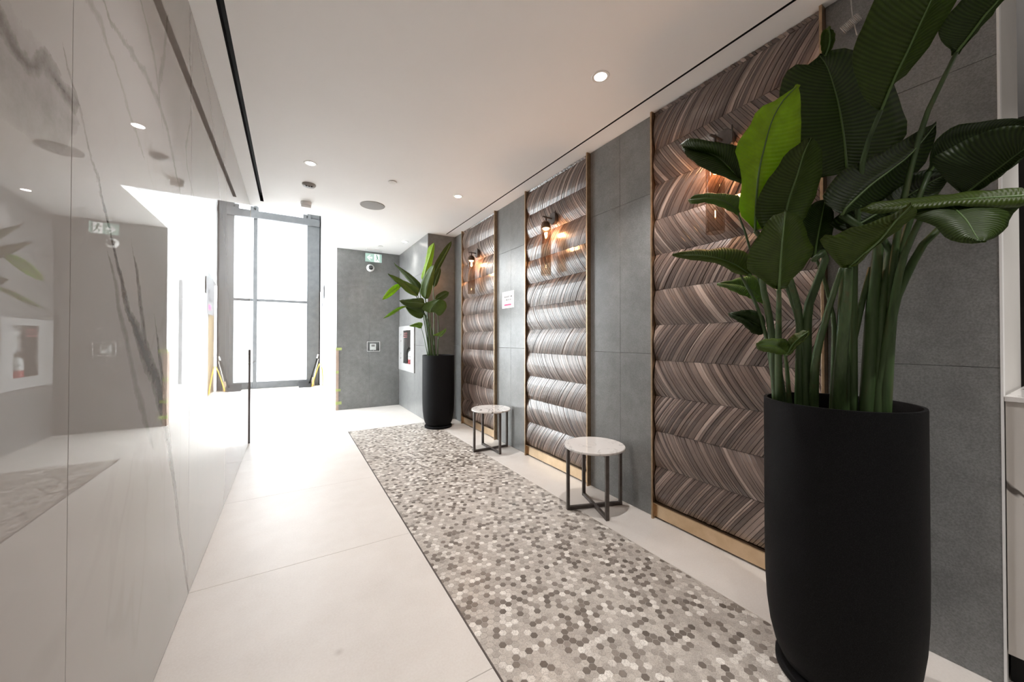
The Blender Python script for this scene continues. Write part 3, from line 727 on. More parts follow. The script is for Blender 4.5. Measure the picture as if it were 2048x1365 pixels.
# ---- side tables
def side_table(x,y,ang,label):
    t=thing('side_table',label,'side table',(x,y,0),'round marble topped side tables')
    part('marble_top',MB().lathe([(0,.428),(.209,.428),(.213,.432),(.213,.441),(.209,.445),(0,.445)],64,(x,y,0)),TOPM,t,smooth=True,sharp=30)
    for k in range(4):
        a=ang+k*PI/2; d=Vector((math.cos(a),math.sin(a),0)); n=Vector((-d.y,d.x,0)); c=Vector((x,y,0))
        mb=MB(); p0=c+d*.199
        q=[p0-d*.010-n*.012,p0+d*.010-n*.012,p0+d*.010+n*.012,p0-d*.010+n*.012]
        mb.add([(p.x,p.y,0) for p in q]+[(p.x,p.y,.4275) for p in q],[(0,3,2,1),(4,5,6,7),(0,1,5,4),(1,2,6,5),(2,3,7,6),(3,0,4,7)])
        part('leg',mb,DARKBRONZE,t,bevel=.0015)
        e=c+d*.188
        part('top_rail',MB().bar((c+d*.012+Vector((0,0,.4185))).to_tuple(),(e+Vector((0,0,.4185))).to_tuple(),.022,.016),DARKBRONZE,t,bevel=.001)
    for k in range(2):
        a=ang+k*PI/2; d=Vector((math.cos(a),math.sin(a),0)); c=Vector((x,y,.0125+.0004*k))
        part('cross_bar',MB().bar((c-d*.1885).to_tuple(),(c+d*.1885).to_tuple(),.022,.022),DARKBRONZE,t,bevel=.001)
side_table(1.862,1.935,math.radians(70),'nearer round side table with a white marble top and dark crossed legs')
side_table(1.866,3.523,0.0,'farther round side table with a white marble top, before the paper notice')

# ---- planters and plants
def planter(x,y,label):
    t=thing('planter',label,'planter',(x,y,0),'tall black bullet planters')
    pr=[(.150,.030),(.168,.045),(.186,.085),(.200,.145),(.209,.22),(.214,.32),(.2155,.45),(.2155,.974),(.2145,.980),(.205,.980),(.203,.974),(.203,.90),(0,.90)]
    part('pot',MB().lathe(pr,72,(x,y,0)),POT,t,smooth=True,sharp=50)
    part('foot',MB().lathe([(0,0),(.180,0),(.184,.006),(.184,.026),(.178,.031),(.0,.031)],64,(x,y,0)),POT,t,smooth=True,sharp=40)
    sm=MB().lathe([(0,.925),(.06,.928),(.12,.922),(.17,.918),(.2025,.912),(.2025,.901),(0,.901)],40,(x,y,0))
    part('soil',sm,SOIL,t,smooth=True)
planter(1.663,.513,'big black bullet planter in the right foreground')
planter(1.733,4.81,'black bullet planter at the far end of the mosaic floor')
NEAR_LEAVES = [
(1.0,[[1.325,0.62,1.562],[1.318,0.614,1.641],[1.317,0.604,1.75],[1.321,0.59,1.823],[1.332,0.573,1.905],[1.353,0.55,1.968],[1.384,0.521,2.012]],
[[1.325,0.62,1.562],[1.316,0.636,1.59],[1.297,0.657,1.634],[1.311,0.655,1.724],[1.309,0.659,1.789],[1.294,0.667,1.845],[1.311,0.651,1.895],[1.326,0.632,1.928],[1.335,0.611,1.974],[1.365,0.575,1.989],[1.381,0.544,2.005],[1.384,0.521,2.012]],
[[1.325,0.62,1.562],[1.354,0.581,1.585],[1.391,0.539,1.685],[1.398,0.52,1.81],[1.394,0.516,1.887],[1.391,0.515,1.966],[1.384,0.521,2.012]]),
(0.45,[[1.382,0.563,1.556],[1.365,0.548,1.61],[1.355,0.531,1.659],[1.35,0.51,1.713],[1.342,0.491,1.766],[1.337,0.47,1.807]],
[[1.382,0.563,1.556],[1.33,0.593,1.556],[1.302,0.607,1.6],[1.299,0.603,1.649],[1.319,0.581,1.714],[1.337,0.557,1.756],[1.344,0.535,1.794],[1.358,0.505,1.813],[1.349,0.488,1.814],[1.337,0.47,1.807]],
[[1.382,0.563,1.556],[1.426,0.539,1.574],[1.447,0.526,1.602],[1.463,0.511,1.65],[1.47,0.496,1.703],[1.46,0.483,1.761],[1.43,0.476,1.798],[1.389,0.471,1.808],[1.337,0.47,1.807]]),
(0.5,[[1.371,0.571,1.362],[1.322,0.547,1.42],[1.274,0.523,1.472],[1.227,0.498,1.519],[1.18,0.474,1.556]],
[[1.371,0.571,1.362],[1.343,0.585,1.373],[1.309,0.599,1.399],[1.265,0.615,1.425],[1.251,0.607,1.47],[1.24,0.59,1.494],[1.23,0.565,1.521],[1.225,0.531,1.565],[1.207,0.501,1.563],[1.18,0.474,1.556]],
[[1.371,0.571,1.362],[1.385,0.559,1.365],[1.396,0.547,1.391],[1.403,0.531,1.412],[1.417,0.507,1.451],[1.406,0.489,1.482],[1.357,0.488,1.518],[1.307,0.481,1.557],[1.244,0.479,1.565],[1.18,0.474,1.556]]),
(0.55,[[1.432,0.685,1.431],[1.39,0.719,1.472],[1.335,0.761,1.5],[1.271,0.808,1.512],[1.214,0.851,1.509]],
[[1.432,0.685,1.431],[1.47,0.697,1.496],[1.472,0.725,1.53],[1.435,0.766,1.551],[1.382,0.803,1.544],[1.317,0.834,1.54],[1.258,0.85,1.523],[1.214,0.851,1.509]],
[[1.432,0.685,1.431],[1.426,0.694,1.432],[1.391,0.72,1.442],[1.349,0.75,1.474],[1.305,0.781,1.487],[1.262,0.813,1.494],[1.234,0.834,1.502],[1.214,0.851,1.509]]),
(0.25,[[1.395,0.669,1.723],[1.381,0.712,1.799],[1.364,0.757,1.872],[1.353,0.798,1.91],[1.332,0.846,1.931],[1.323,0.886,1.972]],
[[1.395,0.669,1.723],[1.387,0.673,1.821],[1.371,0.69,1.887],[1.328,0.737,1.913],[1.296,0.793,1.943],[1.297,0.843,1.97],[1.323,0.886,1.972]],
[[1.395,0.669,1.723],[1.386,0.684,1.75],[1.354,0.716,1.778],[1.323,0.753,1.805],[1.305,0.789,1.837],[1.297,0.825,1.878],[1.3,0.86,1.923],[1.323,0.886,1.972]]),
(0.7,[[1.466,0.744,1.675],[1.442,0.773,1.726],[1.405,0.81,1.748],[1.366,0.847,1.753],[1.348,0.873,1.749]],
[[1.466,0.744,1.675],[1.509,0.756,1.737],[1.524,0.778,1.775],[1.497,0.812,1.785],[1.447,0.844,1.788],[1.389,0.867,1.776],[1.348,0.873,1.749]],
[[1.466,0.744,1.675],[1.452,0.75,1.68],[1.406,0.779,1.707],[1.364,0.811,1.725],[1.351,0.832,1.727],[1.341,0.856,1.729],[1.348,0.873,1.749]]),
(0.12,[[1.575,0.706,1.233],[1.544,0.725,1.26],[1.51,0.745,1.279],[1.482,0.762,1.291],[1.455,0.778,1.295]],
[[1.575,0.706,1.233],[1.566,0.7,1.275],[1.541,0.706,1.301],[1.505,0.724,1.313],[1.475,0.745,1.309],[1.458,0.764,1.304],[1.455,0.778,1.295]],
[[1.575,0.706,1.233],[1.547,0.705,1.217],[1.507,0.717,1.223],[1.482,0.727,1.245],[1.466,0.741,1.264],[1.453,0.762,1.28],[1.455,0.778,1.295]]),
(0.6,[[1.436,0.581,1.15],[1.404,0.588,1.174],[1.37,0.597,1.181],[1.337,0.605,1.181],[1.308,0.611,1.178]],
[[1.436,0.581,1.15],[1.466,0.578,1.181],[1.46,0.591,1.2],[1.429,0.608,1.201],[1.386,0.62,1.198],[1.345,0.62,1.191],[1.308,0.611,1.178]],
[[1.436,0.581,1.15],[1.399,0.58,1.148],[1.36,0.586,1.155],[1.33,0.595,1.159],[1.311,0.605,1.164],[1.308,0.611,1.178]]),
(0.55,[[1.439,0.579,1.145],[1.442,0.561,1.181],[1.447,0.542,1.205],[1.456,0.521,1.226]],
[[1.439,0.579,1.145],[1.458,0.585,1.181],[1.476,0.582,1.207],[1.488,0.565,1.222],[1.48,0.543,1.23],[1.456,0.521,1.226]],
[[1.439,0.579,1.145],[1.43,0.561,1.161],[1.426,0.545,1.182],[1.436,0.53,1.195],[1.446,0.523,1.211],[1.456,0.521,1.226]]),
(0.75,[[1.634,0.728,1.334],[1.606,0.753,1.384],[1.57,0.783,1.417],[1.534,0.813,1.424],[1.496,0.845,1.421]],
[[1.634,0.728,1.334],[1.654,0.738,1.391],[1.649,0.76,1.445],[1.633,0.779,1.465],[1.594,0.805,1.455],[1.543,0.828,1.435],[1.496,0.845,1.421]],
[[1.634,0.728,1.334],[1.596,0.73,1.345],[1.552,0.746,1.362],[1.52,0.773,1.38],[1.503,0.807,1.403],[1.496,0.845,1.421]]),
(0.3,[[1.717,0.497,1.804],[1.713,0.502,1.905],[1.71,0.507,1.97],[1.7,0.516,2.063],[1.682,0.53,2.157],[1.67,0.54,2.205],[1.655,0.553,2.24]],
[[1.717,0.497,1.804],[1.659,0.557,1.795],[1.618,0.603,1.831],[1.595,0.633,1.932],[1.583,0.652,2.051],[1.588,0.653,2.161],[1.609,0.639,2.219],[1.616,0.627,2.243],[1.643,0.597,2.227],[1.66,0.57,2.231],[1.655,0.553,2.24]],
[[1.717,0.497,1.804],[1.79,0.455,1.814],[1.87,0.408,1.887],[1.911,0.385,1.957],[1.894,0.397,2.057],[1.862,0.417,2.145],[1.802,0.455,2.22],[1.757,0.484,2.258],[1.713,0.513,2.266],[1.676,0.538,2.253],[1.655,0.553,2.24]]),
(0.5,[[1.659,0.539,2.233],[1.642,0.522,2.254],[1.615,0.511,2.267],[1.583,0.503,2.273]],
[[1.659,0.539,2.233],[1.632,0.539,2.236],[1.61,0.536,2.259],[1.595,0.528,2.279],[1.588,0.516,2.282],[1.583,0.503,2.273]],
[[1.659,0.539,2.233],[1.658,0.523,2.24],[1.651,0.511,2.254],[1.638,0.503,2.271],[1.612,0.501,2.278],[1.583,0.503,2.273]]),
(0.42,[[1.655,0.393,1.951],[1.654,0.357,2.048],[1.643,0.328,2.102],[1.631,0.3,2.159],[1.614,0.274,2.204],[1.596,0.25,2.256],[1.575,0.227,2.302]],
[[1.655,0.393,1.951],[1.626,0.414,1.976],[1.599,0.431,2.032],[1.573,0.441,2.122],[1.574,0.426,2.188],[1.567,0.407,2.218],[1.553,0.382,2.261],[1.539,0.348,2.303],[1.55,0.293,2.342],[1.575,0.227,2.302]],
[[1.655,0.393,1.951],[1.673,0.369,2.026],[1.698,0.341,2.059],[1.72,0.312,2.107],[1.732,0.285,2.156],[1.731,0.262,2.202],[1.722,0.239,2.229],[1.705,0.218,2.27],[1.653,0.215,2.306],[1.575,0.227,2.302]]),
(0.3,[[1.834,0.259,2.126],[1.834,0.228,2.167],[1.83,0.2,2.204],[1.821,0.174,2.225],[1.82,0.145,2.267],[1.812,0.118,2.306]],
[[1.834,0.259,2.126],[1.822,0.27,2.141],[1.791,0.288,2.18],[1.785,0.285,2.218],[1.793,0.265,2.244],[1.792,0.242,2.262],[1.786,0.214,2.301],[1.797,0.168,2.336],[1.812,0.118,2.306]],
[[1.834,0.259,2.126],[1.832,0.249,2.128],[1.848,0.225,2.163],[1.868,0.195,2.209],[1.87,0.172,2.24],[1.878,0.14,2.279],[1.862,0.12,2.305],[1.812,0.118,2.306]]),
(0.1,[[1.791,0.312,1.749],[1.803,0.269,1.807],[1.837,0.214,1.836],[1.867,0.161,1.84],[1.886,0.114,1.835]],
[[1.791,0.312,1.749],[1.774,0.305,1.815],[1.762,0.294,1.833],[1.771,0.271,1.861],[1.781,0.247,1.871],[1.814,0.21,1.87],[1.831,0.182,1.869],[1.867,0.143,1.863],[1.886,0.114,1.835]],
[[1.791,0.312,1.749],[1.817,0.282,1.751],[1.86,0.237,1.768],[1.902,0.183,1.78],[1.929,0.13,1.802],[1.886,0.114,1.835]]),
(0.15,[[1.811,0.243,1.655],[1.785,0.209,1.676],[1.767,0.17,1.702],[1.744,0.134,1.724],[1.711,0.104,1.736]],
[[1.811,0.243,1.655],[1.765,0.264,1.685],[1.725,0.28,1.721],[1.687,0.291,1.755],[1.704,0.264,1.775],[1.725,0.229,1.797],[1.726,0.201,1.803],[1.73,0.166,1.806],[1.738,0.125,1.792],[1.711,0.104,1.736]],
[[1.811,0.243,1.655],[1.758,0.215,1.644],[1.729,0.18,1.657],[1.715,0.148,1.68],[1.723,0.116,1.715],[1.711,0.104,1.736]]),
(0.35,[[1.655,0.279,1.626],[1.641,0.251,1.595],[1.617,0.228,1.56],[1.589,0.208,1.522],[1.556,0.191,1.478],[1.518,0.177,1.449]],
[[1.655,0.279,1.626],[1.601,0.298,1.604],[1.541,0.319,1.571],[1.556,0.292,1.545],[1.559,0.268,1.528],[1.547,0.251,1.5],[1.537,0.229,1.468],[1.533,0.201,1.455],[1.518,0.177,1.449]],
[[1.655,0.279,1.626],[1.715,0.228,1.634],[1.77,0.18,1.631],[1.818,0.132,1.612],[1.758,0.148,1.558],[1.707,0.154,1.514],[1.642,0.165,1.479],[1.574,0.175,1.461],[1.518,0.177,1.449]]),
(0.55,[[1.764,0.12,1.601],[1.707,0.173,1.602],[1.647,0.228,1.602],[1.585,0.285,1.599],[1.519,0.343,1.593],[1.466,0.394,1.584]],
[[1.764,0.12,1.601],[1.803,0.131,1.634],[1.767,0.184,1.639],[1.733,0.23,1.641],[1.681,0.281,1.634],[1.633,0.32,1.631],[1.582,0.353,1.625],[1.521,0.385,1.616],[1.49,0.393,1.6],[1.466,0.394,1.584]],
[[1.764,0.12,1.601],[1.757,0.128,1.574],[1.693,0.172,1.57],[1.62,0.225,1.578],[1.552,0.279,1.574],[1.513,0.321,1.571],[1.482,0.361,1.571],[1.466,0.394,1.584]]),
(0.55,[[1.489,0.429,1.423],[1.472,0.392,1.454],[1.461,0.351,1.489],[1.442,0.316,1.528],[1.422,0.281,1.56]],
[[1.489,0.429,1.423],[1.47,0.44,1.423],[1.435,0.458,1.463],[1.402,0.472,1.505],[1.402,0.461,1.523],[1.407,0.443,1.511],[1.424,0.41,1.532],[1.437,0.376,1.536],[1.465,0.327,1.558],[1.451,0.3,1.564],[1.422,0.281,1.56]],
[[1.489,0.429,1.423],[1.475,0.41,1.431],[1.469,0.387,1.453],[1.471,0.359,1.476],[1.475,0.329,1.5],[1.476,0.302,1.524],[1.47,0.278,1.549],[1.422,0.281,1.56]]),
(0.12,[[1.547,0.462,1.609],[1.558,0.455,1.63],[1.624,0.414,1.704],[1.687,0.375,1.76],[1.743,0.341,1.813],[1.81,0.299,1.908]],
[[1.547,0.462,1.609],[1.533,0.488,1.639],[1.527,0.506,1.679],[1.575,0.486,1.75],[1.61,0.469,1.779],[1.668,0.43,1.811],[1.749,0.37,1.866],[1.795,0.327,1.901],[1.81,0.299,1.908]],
[[1.547,0.462,1.609],[1.623,0.45,1.636],[1.725,0.414,1.678],[1.81,0.371,1.733],[1.857,0.333,1.807],[1.85,0.311,1.864],[1.81,0.299,1.908]]),
(0.08,[[1.634,0.48,1.569],[1.708,0.422,1.626],[1.781,0.366,1.682],[1.839,0.319,1.729],[1.881,0.281,1.758]],
[[1.634,0.48,1.569],[1.594,0.508,1.596],[1.638,0.481,1.648],[1.736,0.416,1.724],[1.826,0.351,1.772],[1.878,0.303,1.783],[1.881,0.281,1.758]],
[[1.634,0.48,1.569],[1.667,0.45,1.567],[1.758,0.385,1.607],[1.848,0.321,1.664],[1.879,0.292,1.72],[1.881,0.281,1.758]]),
(0.1,[[1.592,0.553,1.483],[1.592,0.544,1.552],[1.596,0.533,1.621],[1.599,0.523,1.689]],
[[1.592,0.553,1.483],[1.562,0.566,1.509],[1.539,0.575,1.57],[1.543,0.567,1.639],[1.574,0.543,1.682],[1.599,0.523,1.689]],
[[1.592,0.553,1.483],[1.613,0.536,1.5],[1.633,0.518,1.552],[1.637,0.51,1.621],[1.622,0.514,1.673],[1.599,0.523,1.689]]),
]
NEAR_STEMS = [
(0.011,[[1.371,0.571,1.362],[1.445,0.603,1.267],[1.52,0.636,1.125],[1.6,0.665,0.905]]),
(0.012,[[1.382,0.563,1.556],[1.397,0.6,1.47],[1.411,0.639,1.408],[1.464,0.654,1.357],[1.528,0.663,1.237],[1.597,0.67,0.905]]),
(0.006,[[1.466,0.744,1.675],[1.489,0.729,1.6],[1.51,0.716,1.504],[1.542,0.697,1.389],[1.566,0.682,1.255],[1.601,0.662,0.905]]),
(0.007,[[1.465,0.701,1.436],[1.438,0.726,1.447],[1.49,0.704,1.354],[1.531,0.689,1.247],[1.562,0.681,1.127],[1.597,0.67,0.905]]),
(0.012,[[1.325,0.62,1.562],[1.43,0.591,1.472],[1.496,0.586,1.399],[1.546,0.59,1.334],[1.591,0.597,1.255],[1.625,0.613,0.905]]),
(0.016,[[1.53,0.532,1.472],[1.601,0.519,1.504],[1.592,0.555,1.367],[1.604,0.579,1.272],[1.633,0.594,0.905]]),
(0.012,[[1.497,0.448,1.427],[1.536,0.495,1.3],[1.576,0.544,1.13],[1.641,0.576,0.905]]),
(0.017,[[1.489,0.429,1.423],[1.55,0.454,1.298],[1.605,0.485,1.115],[1.664,0.511,0.905]]),
(0.012,[[1.71,0.435,1.448],[1.681,0.464,1.252],[1.667,0.483,1.113],[1.669,0.491,0.905]]),
(0.018,[[1.599,0.477,1.623],[1.7,0.418,1.538],[1.708,0.416,1.496],[1.693,0.428,1.285],[1.682,0.44,0.905]]),
(0.018,[[1.634,0.48,1.569],[1.748,0.398,1.523],[1.713,0.408,1.327],[1.687,0.414,0.905]]),
(0.014,[[1.827,0.245,1.659],[1.804,0.271,1.583],[1.768,0.304,1.538],[1.746,0.329,1.485],[1.706,0.366,1.358],[1.698,0.383,1.264],[1.689,0.402,0.905]]),
(0.01,[[1.834,0.259,2.126],[1.792,0.298,1.993],[1.771,0.324,1.896],[1.744,0.356,1.696],[1.729,0.379,1.5],[1.686,0.423,0.905]]),
(0.011,[[1.655,0.393,1.951],[1.655,0.41,1.907],[1.645,0.434,1.814],[1.65,0.45,1.641],[1.658,0.464,1.439],[1.674,0.476,0.905]]),
(0.012,[[1.717,0.497,1.804],[1.706,0.498,1.666],[1.692,0.5,1.484],[1.662,0.516,0.905]]),
(0.005,[[1.575,0.706,1.233],[1.577,0.696,1.178],[1.584,0.683,1.102],[1.6,0.665,0.905]]),
(0.007,[[1.436,0.581,1.147],[1.523,0.61,1.09],[1.614,0.637,0.905]]),
(0.005,[[1.634,0.728,1.334],[1.626,0.7,1.217],[1.615,0.674,1.12],[1.611,0.644,0.905]]),
(0.008,[[1.639,0.571,1.519],[1.661,0.549,1.426],[1.67,0.535,1.334],[1.674,0.524,1.234],[1.659,0.526,0.905]]),
(0.008,[[1.395,0.669,1.723],[1.47,0.639,1.575],[1.53,0.618,1.415],[1.591,0.596,1.234],[1.638,0.584,0.905]]),
(0.012,[[1.655,0.279,1.626],[1.673,0.322,1.544],[1.692,0.365,1.394],[1.685,0.426,0.905]]),
(0.012,[[1.791,0.312,1.749],[1.759,0.35,1.597],[1.737,0.382,1.4],[1.683,0.435,0.905]]),
]
FAR_LEAVES = [  # tones raised: brightness from the lobby light is put into the leaf colour
(1.0,[[1.533,4.85,1.989],[1.567,4.828,2.172],[1.612,4.798,2.341],[1.652,4.772,2.504]],
[[1.533,4.85,1.989],[1.512,4.892,2.034],[1.54,4.895,2.146],[1.565,4.887,2.236],[1.597,4.857,2.44],[1.626,4.818,2.483],[1.652,4.772,2.504]],
[[1.533,4.85,1.989],[1.596,4.811,2.084],[1.631,4.789,2.219],[1.653,4.773,2.375],[1.658,4.769,2.477],[1.652,4.772,2.504]]),
(0.6175,[[1.521,4.744,1.734],[1.537,4.693,1.882],[1.565,4.635,2.041],[1.587,4.582,2.159]],
[[1.521,4.744,1.734],[1.483,4.775,1.774],[1.461,4.791,1.855],[1.487,4.768,1.98],[1.522,4.729,2.071],[1.553,4.681,2.133],[1.571,4.633,2.159],[1.587,4.582,2.159]],
[[1.521,4.744,1.734],[1.563,4.727,1.741],[1.592,4.711,1.821],[1.61,4.687,1.933],[1.619,4.653,2.082],[1.612,4.615,2.141],[1.587,4.582,2.159]]),
(0.43000000000000005,[[1.676,4.88,2.046],[1.729,4.827,2.202],[1.805,4.759,2.371],[1.874,4.696,2.538]],
[[1.676,4.88,2.046],[1.667,4.873,2.121],[1.692,4.844,2.243],[1.759,4.791,2.385],[1.825,4.738,2.493],[1.874,4.696,2.538]],
[[1.676,4.88,2.046],[1.708,4.848,2.086],[1.763,4.802,2.201],[1.818,4.756,2.337],[1.872,4.71,2.479],[1.874,4.696,2.538]]),
(0.43000000000000005,[[1.442,4.731,1.833],[1.344,4.712,1.948],[1.254,4.688,2.033],[1.106,4.698,2.153]],
[[1.442,4.731,1.833],[1.447,4.681,1.906],[1.39,4.668,1.965],[1.301,4.674,2.035],[1.208,4.683,2.092],[1.106,4.698,2.153]],
[[1.442,4.731,1.833],[1.402,4.75,1.859],[1.34,4.766,1.922],[1.273,4.759,1.987],[1.179,4.742,2.086],[1.106,4.698,2.153]]),
(0.6175,[[1.411,4.693,1.762],[1.304,4.683,1.844],[1.2,4.673,1.924],[1.108,4.654,1.964],[1.019,4.635,1.997]],
[[1.411,4.693,1.762],[1.416,4.665,1.85],[1.318,4.686,1.91],[1.211,4.692,1.953],[1.112,4.672,1.986],[1.019,4.635,1.997]],
[[1.411,4.693,1.762],[1.352,4.67,1.756],[1.261,4.666,1.794],[1.183,4.654,1.857],[1.105,4.642,1.919],[1.019,4.635,1.997]]),
(0.9924999999999999,[[1.201,4.702,1.883],[1.125,4.67,1.836],[1.035,4.648,1.765],[0.952,4.621,1.677]],
[[1.201,4.702,1.883],[1.158,4.681,1.896],[1.1,4.669,1.872],[1.032,4.664,1.81],[0.976,4.652,1.731],[0.952,4.621,1.677]],
[[1.201,4.702,1.883],[1.177,4.658,1.851],[1.096,4.65,1.763],[1.015,4.641,1.701],[0.952,4.621,1.677]]),
(0.3925,[[1.5,4.698,1.669],[1.406,4.697,1.671],[1.298,4.704,1.672],[1.18,4.716,1.686]],
[[1.5,4.698,1.669],[1.48,4.702,1.734],[1.386,4.741,1.732],[1.294,4.762,1.716],[1.227,4.75,1.705],[1.18,4.716,1.686]],
[[1.5,4.698,1.669],[1.457,4.69,1.607],[1.376,4.704,1.598],[1.284,4.724,1.609],[1.21,4.734,1.657],[1.18,4.716,1.686]]),
(0.8425,[[1.265,4.724,1.614],[1.16,4.71,1.57],[1.058,4.695,1.508],[0.975,4.668,1.455]],
[[1.265,4.724,1.614],[1.23,4.687,1.622],[1.146,4.679,1.593],[1.044,4.684,1.52],[0.975,4.668,1.455]],
[[1.265,4.724,1.614],[1.219,4.694,1.597],[1.136,4.686,1.536],[1.049,4.681,1.482],[0.975,4.668,1.455]]),
(0.43000000000000005,[[1.516,4.748,1.548],[1.443,4.753,1.558],[1.355,4.768,1.589],[1.267,4.781,1.618]],
[[1.516,4.748,1.548],[1.502,4.727,1.625],[1.427,4.743,1.63],[1.341,4.766,1.627],[1.267,4.781,1.618]],
[[1.516,4.748,1.548],[1.48,4.742,1.473],[1.411,4.754,1.478],[1.33,4.773,1.529],[1.267,4.781,1.618]]),
(0.5800000000000001,[[1.562,4.662,1.544],[1.568,4.619,1.601],[1.595,4.563,1.656],[1.628,4.504,1.704]],
[[1.562,4.662,1.544],[1.508,4.704,1.565],[1.452,4.739,1.624],[1.494,4.702,1.669],[1.554,4.638,1.693],[1.598,4.57,1.709],[1.628,4.504,1.704]],
[[1.562,4.662,1.544],[1.61,4.643,1.551],[1.678,4.604,1.505],[1.747,4.549,1.61],[1.727,4.533,1.687],[1.675,4.523,1.709],[1.628,4.504,1.704]]),
(0.3925,[[1.685,4.819,1.737],[1.743,4.784,1.778],[1.801,4.748,1.819],[1.848,4.719,1.839]],
[[1.685,4.819,1.737],[1.696,4.812,1.791],[1.743,4.783,1.833],[1.801,4.748,1.86],[1.848,4.719,1.839]],
[[1.685,4.819,1.737],[1.732,4.791,1.723],[1.79,4.755,1.744],[1.837,4.727,1.792],[1.848,4.719,1.839]]),
(0.8049999999999999,[[1.498,4.82,1.343],[1.453,4.827,1.383],[1.402,4.838,1.382],[1.346,4.853,1.368]],
[[1.498,4.82,1.343],[1.51,4.814,1.41],[1.468,4.832,1.424],[1.405,4.848,1.403],[1.346,4.853,1.368]],
[[1.498,4.82,1.343],[1.466,4.825,1.343],[1.428,4.833,1.356],[1.384,4.845,1.362],[1.346,4.853,1.368]]),
(0.8049999999999999,[[1.682,4.651,1.236],[1.705,4.618,1.262],[1.727,4.584,1.295],[1.743,4.555,1.341]],
[[1.682,4.651,1.236],[1.61,4.68,1.249],[1.651,4.64,1.275],[1.703,4.594,1.308],[1.743,4.555,1.341]],
[[1.682,4.651,1.236],[1.701,4.625,1.229],[1.73,4.593,1.269],[1.748,4.567,1.308],[1.743,4.555,1.341]]),
(0.35500000000000004,[[1.679,4.844,1.911],[1.702,4.829,2.014],[1.731,4.811,2.11],[1.748,4.8,2.186]],
[[1.679,4.844,1.911],[1.655,4.858,1.979],[1.678,4.843,2.082],[1.719,4.818,2.151],[1.748,4.8,2.186]],
[[1.679,4.844,1.911],[1.714,4.823,1.945],[1.743,4.804,2.041],[1.76,4.793,2.131],[1.748,4.8,2.186]]),
]
FAR_STEMS = [
(0.009,[[1.442,4.731,1.833],[1.496,4.771,1.622],[1.573,4.796,1.29],[1.614,4.85,0.905]]),
(0.009,[[1.411,4.693,1.762],[1.515,4.768,1.456],[1.627,4.846,0.905]]),
(0.01,[[1.521,4.744,1.734],[1.589,4.783,1.391],[1.633,4.844,0.905]]),
(0.009,[[1.533,4.85,1.989],[1.594,4.841,1.461],[1.652,4.838,0.905]]),
(0.01,[[1.676,4.88,2.046],[1.682,4.849,1.464],[1.677,4.829,0.905]]),
(0.006,[[1.498,4.82,1.343],[1.545,4.837,1.189],[1.608,4.852,0.905]]),
(0.006,[[1.682,4.651,1.236],[1.698,4.733,1.122],[1.728,4.812,0.905]]),
(0.01,[[1.562,4.662,1.544],[1.607,4.752,1.323],[1.69,4.825,0.905]]),
(0.009,[[1.685,4.819,1.737],[1.728,4.798,1.394],[1.715,4.816,0.905]]),
(0.009,[[1.5,4.698,1.669],[1.577,4.766,1.323],[1.665,4.834,0.905]]),
(0.009,[[1.516,4.748,1.548],[1.639,4.763,1.256],[1.696,4.823,0.905]]),
(0.008,[[1.265,4.724,1.614],[1.436,4.731,1.642],[1.581,4.758,1.323],[1.646,4.84,0.905]]),
(0.008,[[1.201,4.702,1.883],[1.289,4.746,1.87],[1.471,4.736,1.651],[1.585,4.769,1.256],[1.639,4.842,0.905]]),
]

def leaf(t,tone,Mp,Lp,Rp,amp,n=18,m=5):
    A,B,D=spline(Mp,n),spline(Lp,n),spline(Rp,n)
    rows=[]; 
    for i in range(n):
        r=[]
        v=i/(n-1); wav=math.sin(v*31+tone*9)*amp
        for j in range(m): 
            s=j/m; p=B[i].lerp(A[i],s); r.append((p,.5*s))
        r.append((A[i],.5))
        for j in range(1,m+1):
            s=j/m; p=A[i].lerp(D[i],s); r.append((p,.5+.5*s))
        rows.append(r)
    k=2*m+1; V=[];UV=[]
    for i,r in enumerate(rows):
        for j,(p,u) in enumerate(r):
            a=rows[min(i+1,n-1)][j][0]-rows[max(i-1,0)][j][0]; b=r[min(j+1,k-1)][0]-r[max(j-1,0)][0]
            nn=a.cross(b); nn=nn.normalized() if nn.length>1e-9 else Vector((0,0,1))
            e=abs(u-.5)*2
            bow=4*min(e,1)*(1-min(e,1))            # each half blade bows a little
            V.append(p+nn*(amp*1.6*bow+math.sin(i*2.1+e*3)*amp*.35*e)); UV.append((u,i/(n-1)))
    f=[(i*k+j,i*k+j+1,i*k+k+j+1,i*k+k+j) for i in range(n-1) for j in range(k-1)]
    lo=part('leaf',MB().add(V,f,tone,UV),LEAF,t,smooth=True)
    s=lo.modifiers.new('thickness','SOLIDIFY'); s.thickness=.0011; s.offset=0
    part('midrib',MB().tube([V[i*k+m] for i in range(n)],[.0045*(1-.75*i/(n-1))*(amp/.006) for i in range(n)],6),RIB,lo,smooth=True)
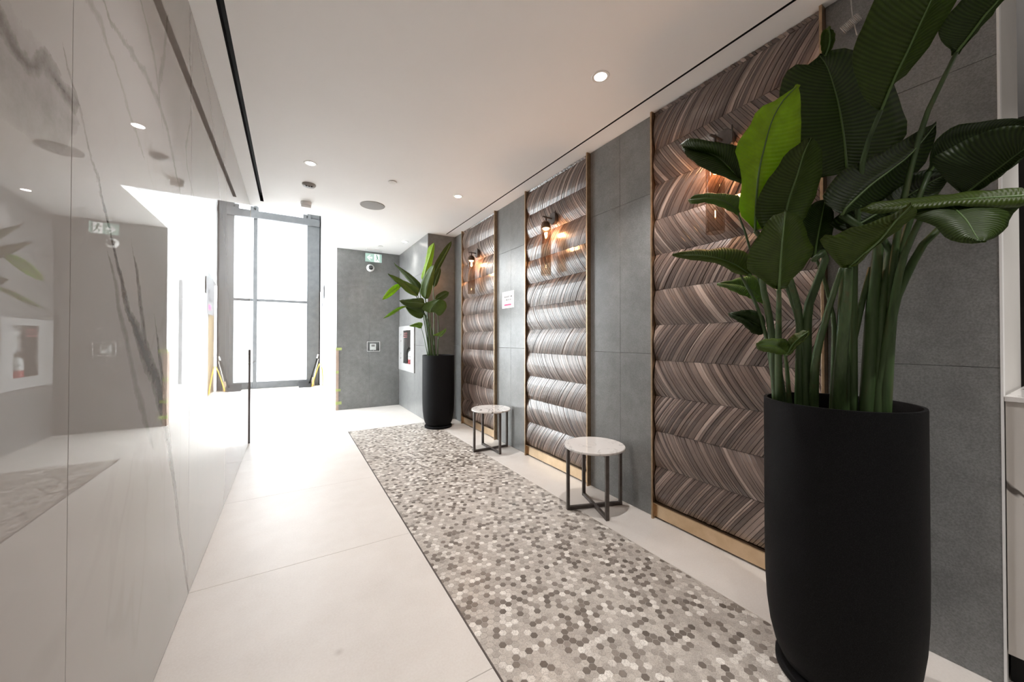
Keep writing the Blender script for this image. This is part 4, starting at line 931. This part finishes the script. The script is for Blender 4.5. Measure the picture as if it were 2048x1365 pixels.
def plant(name,leaves,stems,label,loc,amp,rs):
    t=thing(name,label,'plant',loc,'broad leaved potted plants')
    for r,P in stems:
        pts=spline(P,14); part('stalk',MB().tube(pts,[r*rs*(.6+.75*i/13) for i in range(14)],8),STALK,t,smooth=True)
    for tone,M,L,R in leaves: leaf(t,tone,M,L,R,amp)
plant('banana_plant',NEAR_LEAVES,NEAR_STEMS,'large dark broad leaved plant in the big foreground planter, reaching the ceiling',(1.663,.513,.92),.006,1.0)
plant('banana_plant',FAR_LEAVES,FAR_STEMS,'smaller broad leaved plant with a lime upright leaf in the far black planter',(1.733,4.81,.92),.006,.8)

# ---- cable by the top of the wall
t=thing('hanging_cable','thin white cable with a coiled bundle hanging from the ceiling behind the big plant','cable',(2.07,.58,2.73))
part('wire',MB().tube(spline([(2.075,.584,CZ),(2.072,.582,2.668),(2.07,.579,2.622),(2.07,.575,2.575)],14),.0022,6),WHITECABLE,t,smooth=True)
cs=[]; a0,a1=Vector((2.075,.612,2.562)),Vector((2.075,.556,2.586)); ax=(a1-a0).normalized(); e1=ax.cross(Vector((1,0,0))).normalized(); e2=ax.cross(e1)
for i in range(13*10+1):
    w=i/10*2*PI; p=a0.lerp(a1,i/130); cs.append(p+e1*.016*math.cos(w)+e2*.016*math.sin(w))
part('coil',MB().tube(cs,.0021,5),WHITECABLE,t,smooth=True)
part('wire_end',MB().tube(spline([(2.07,.571,2.560),(2.07,.568,2.535),(2.07,.563,2.506)],8),.0022,6),WHITECABLE,t,smooth=True)

# ---- reception desk at the right edge
t=thing('reception_desk','white marble faced reception desk with a dark toe kick at the right edge','desk',(2.4,-1,0))
part('front_panel',MB().box(2.112,2.142,-2.6,.198,.12,.985),DESKM,t,bevel=.001)
part('desk_top',MB().box(2.106,2.62,-2.6,.1995,.986,1.004),TOPM,t,bevel=.001)
part('toe_kick',MB().box(2.17,2.2,-2.6,.198,0,.12),BLACK,t)
part('carcass',MB().box(2.2,2.6,-2.6,.198,0,.984),ROOMDARK,t)
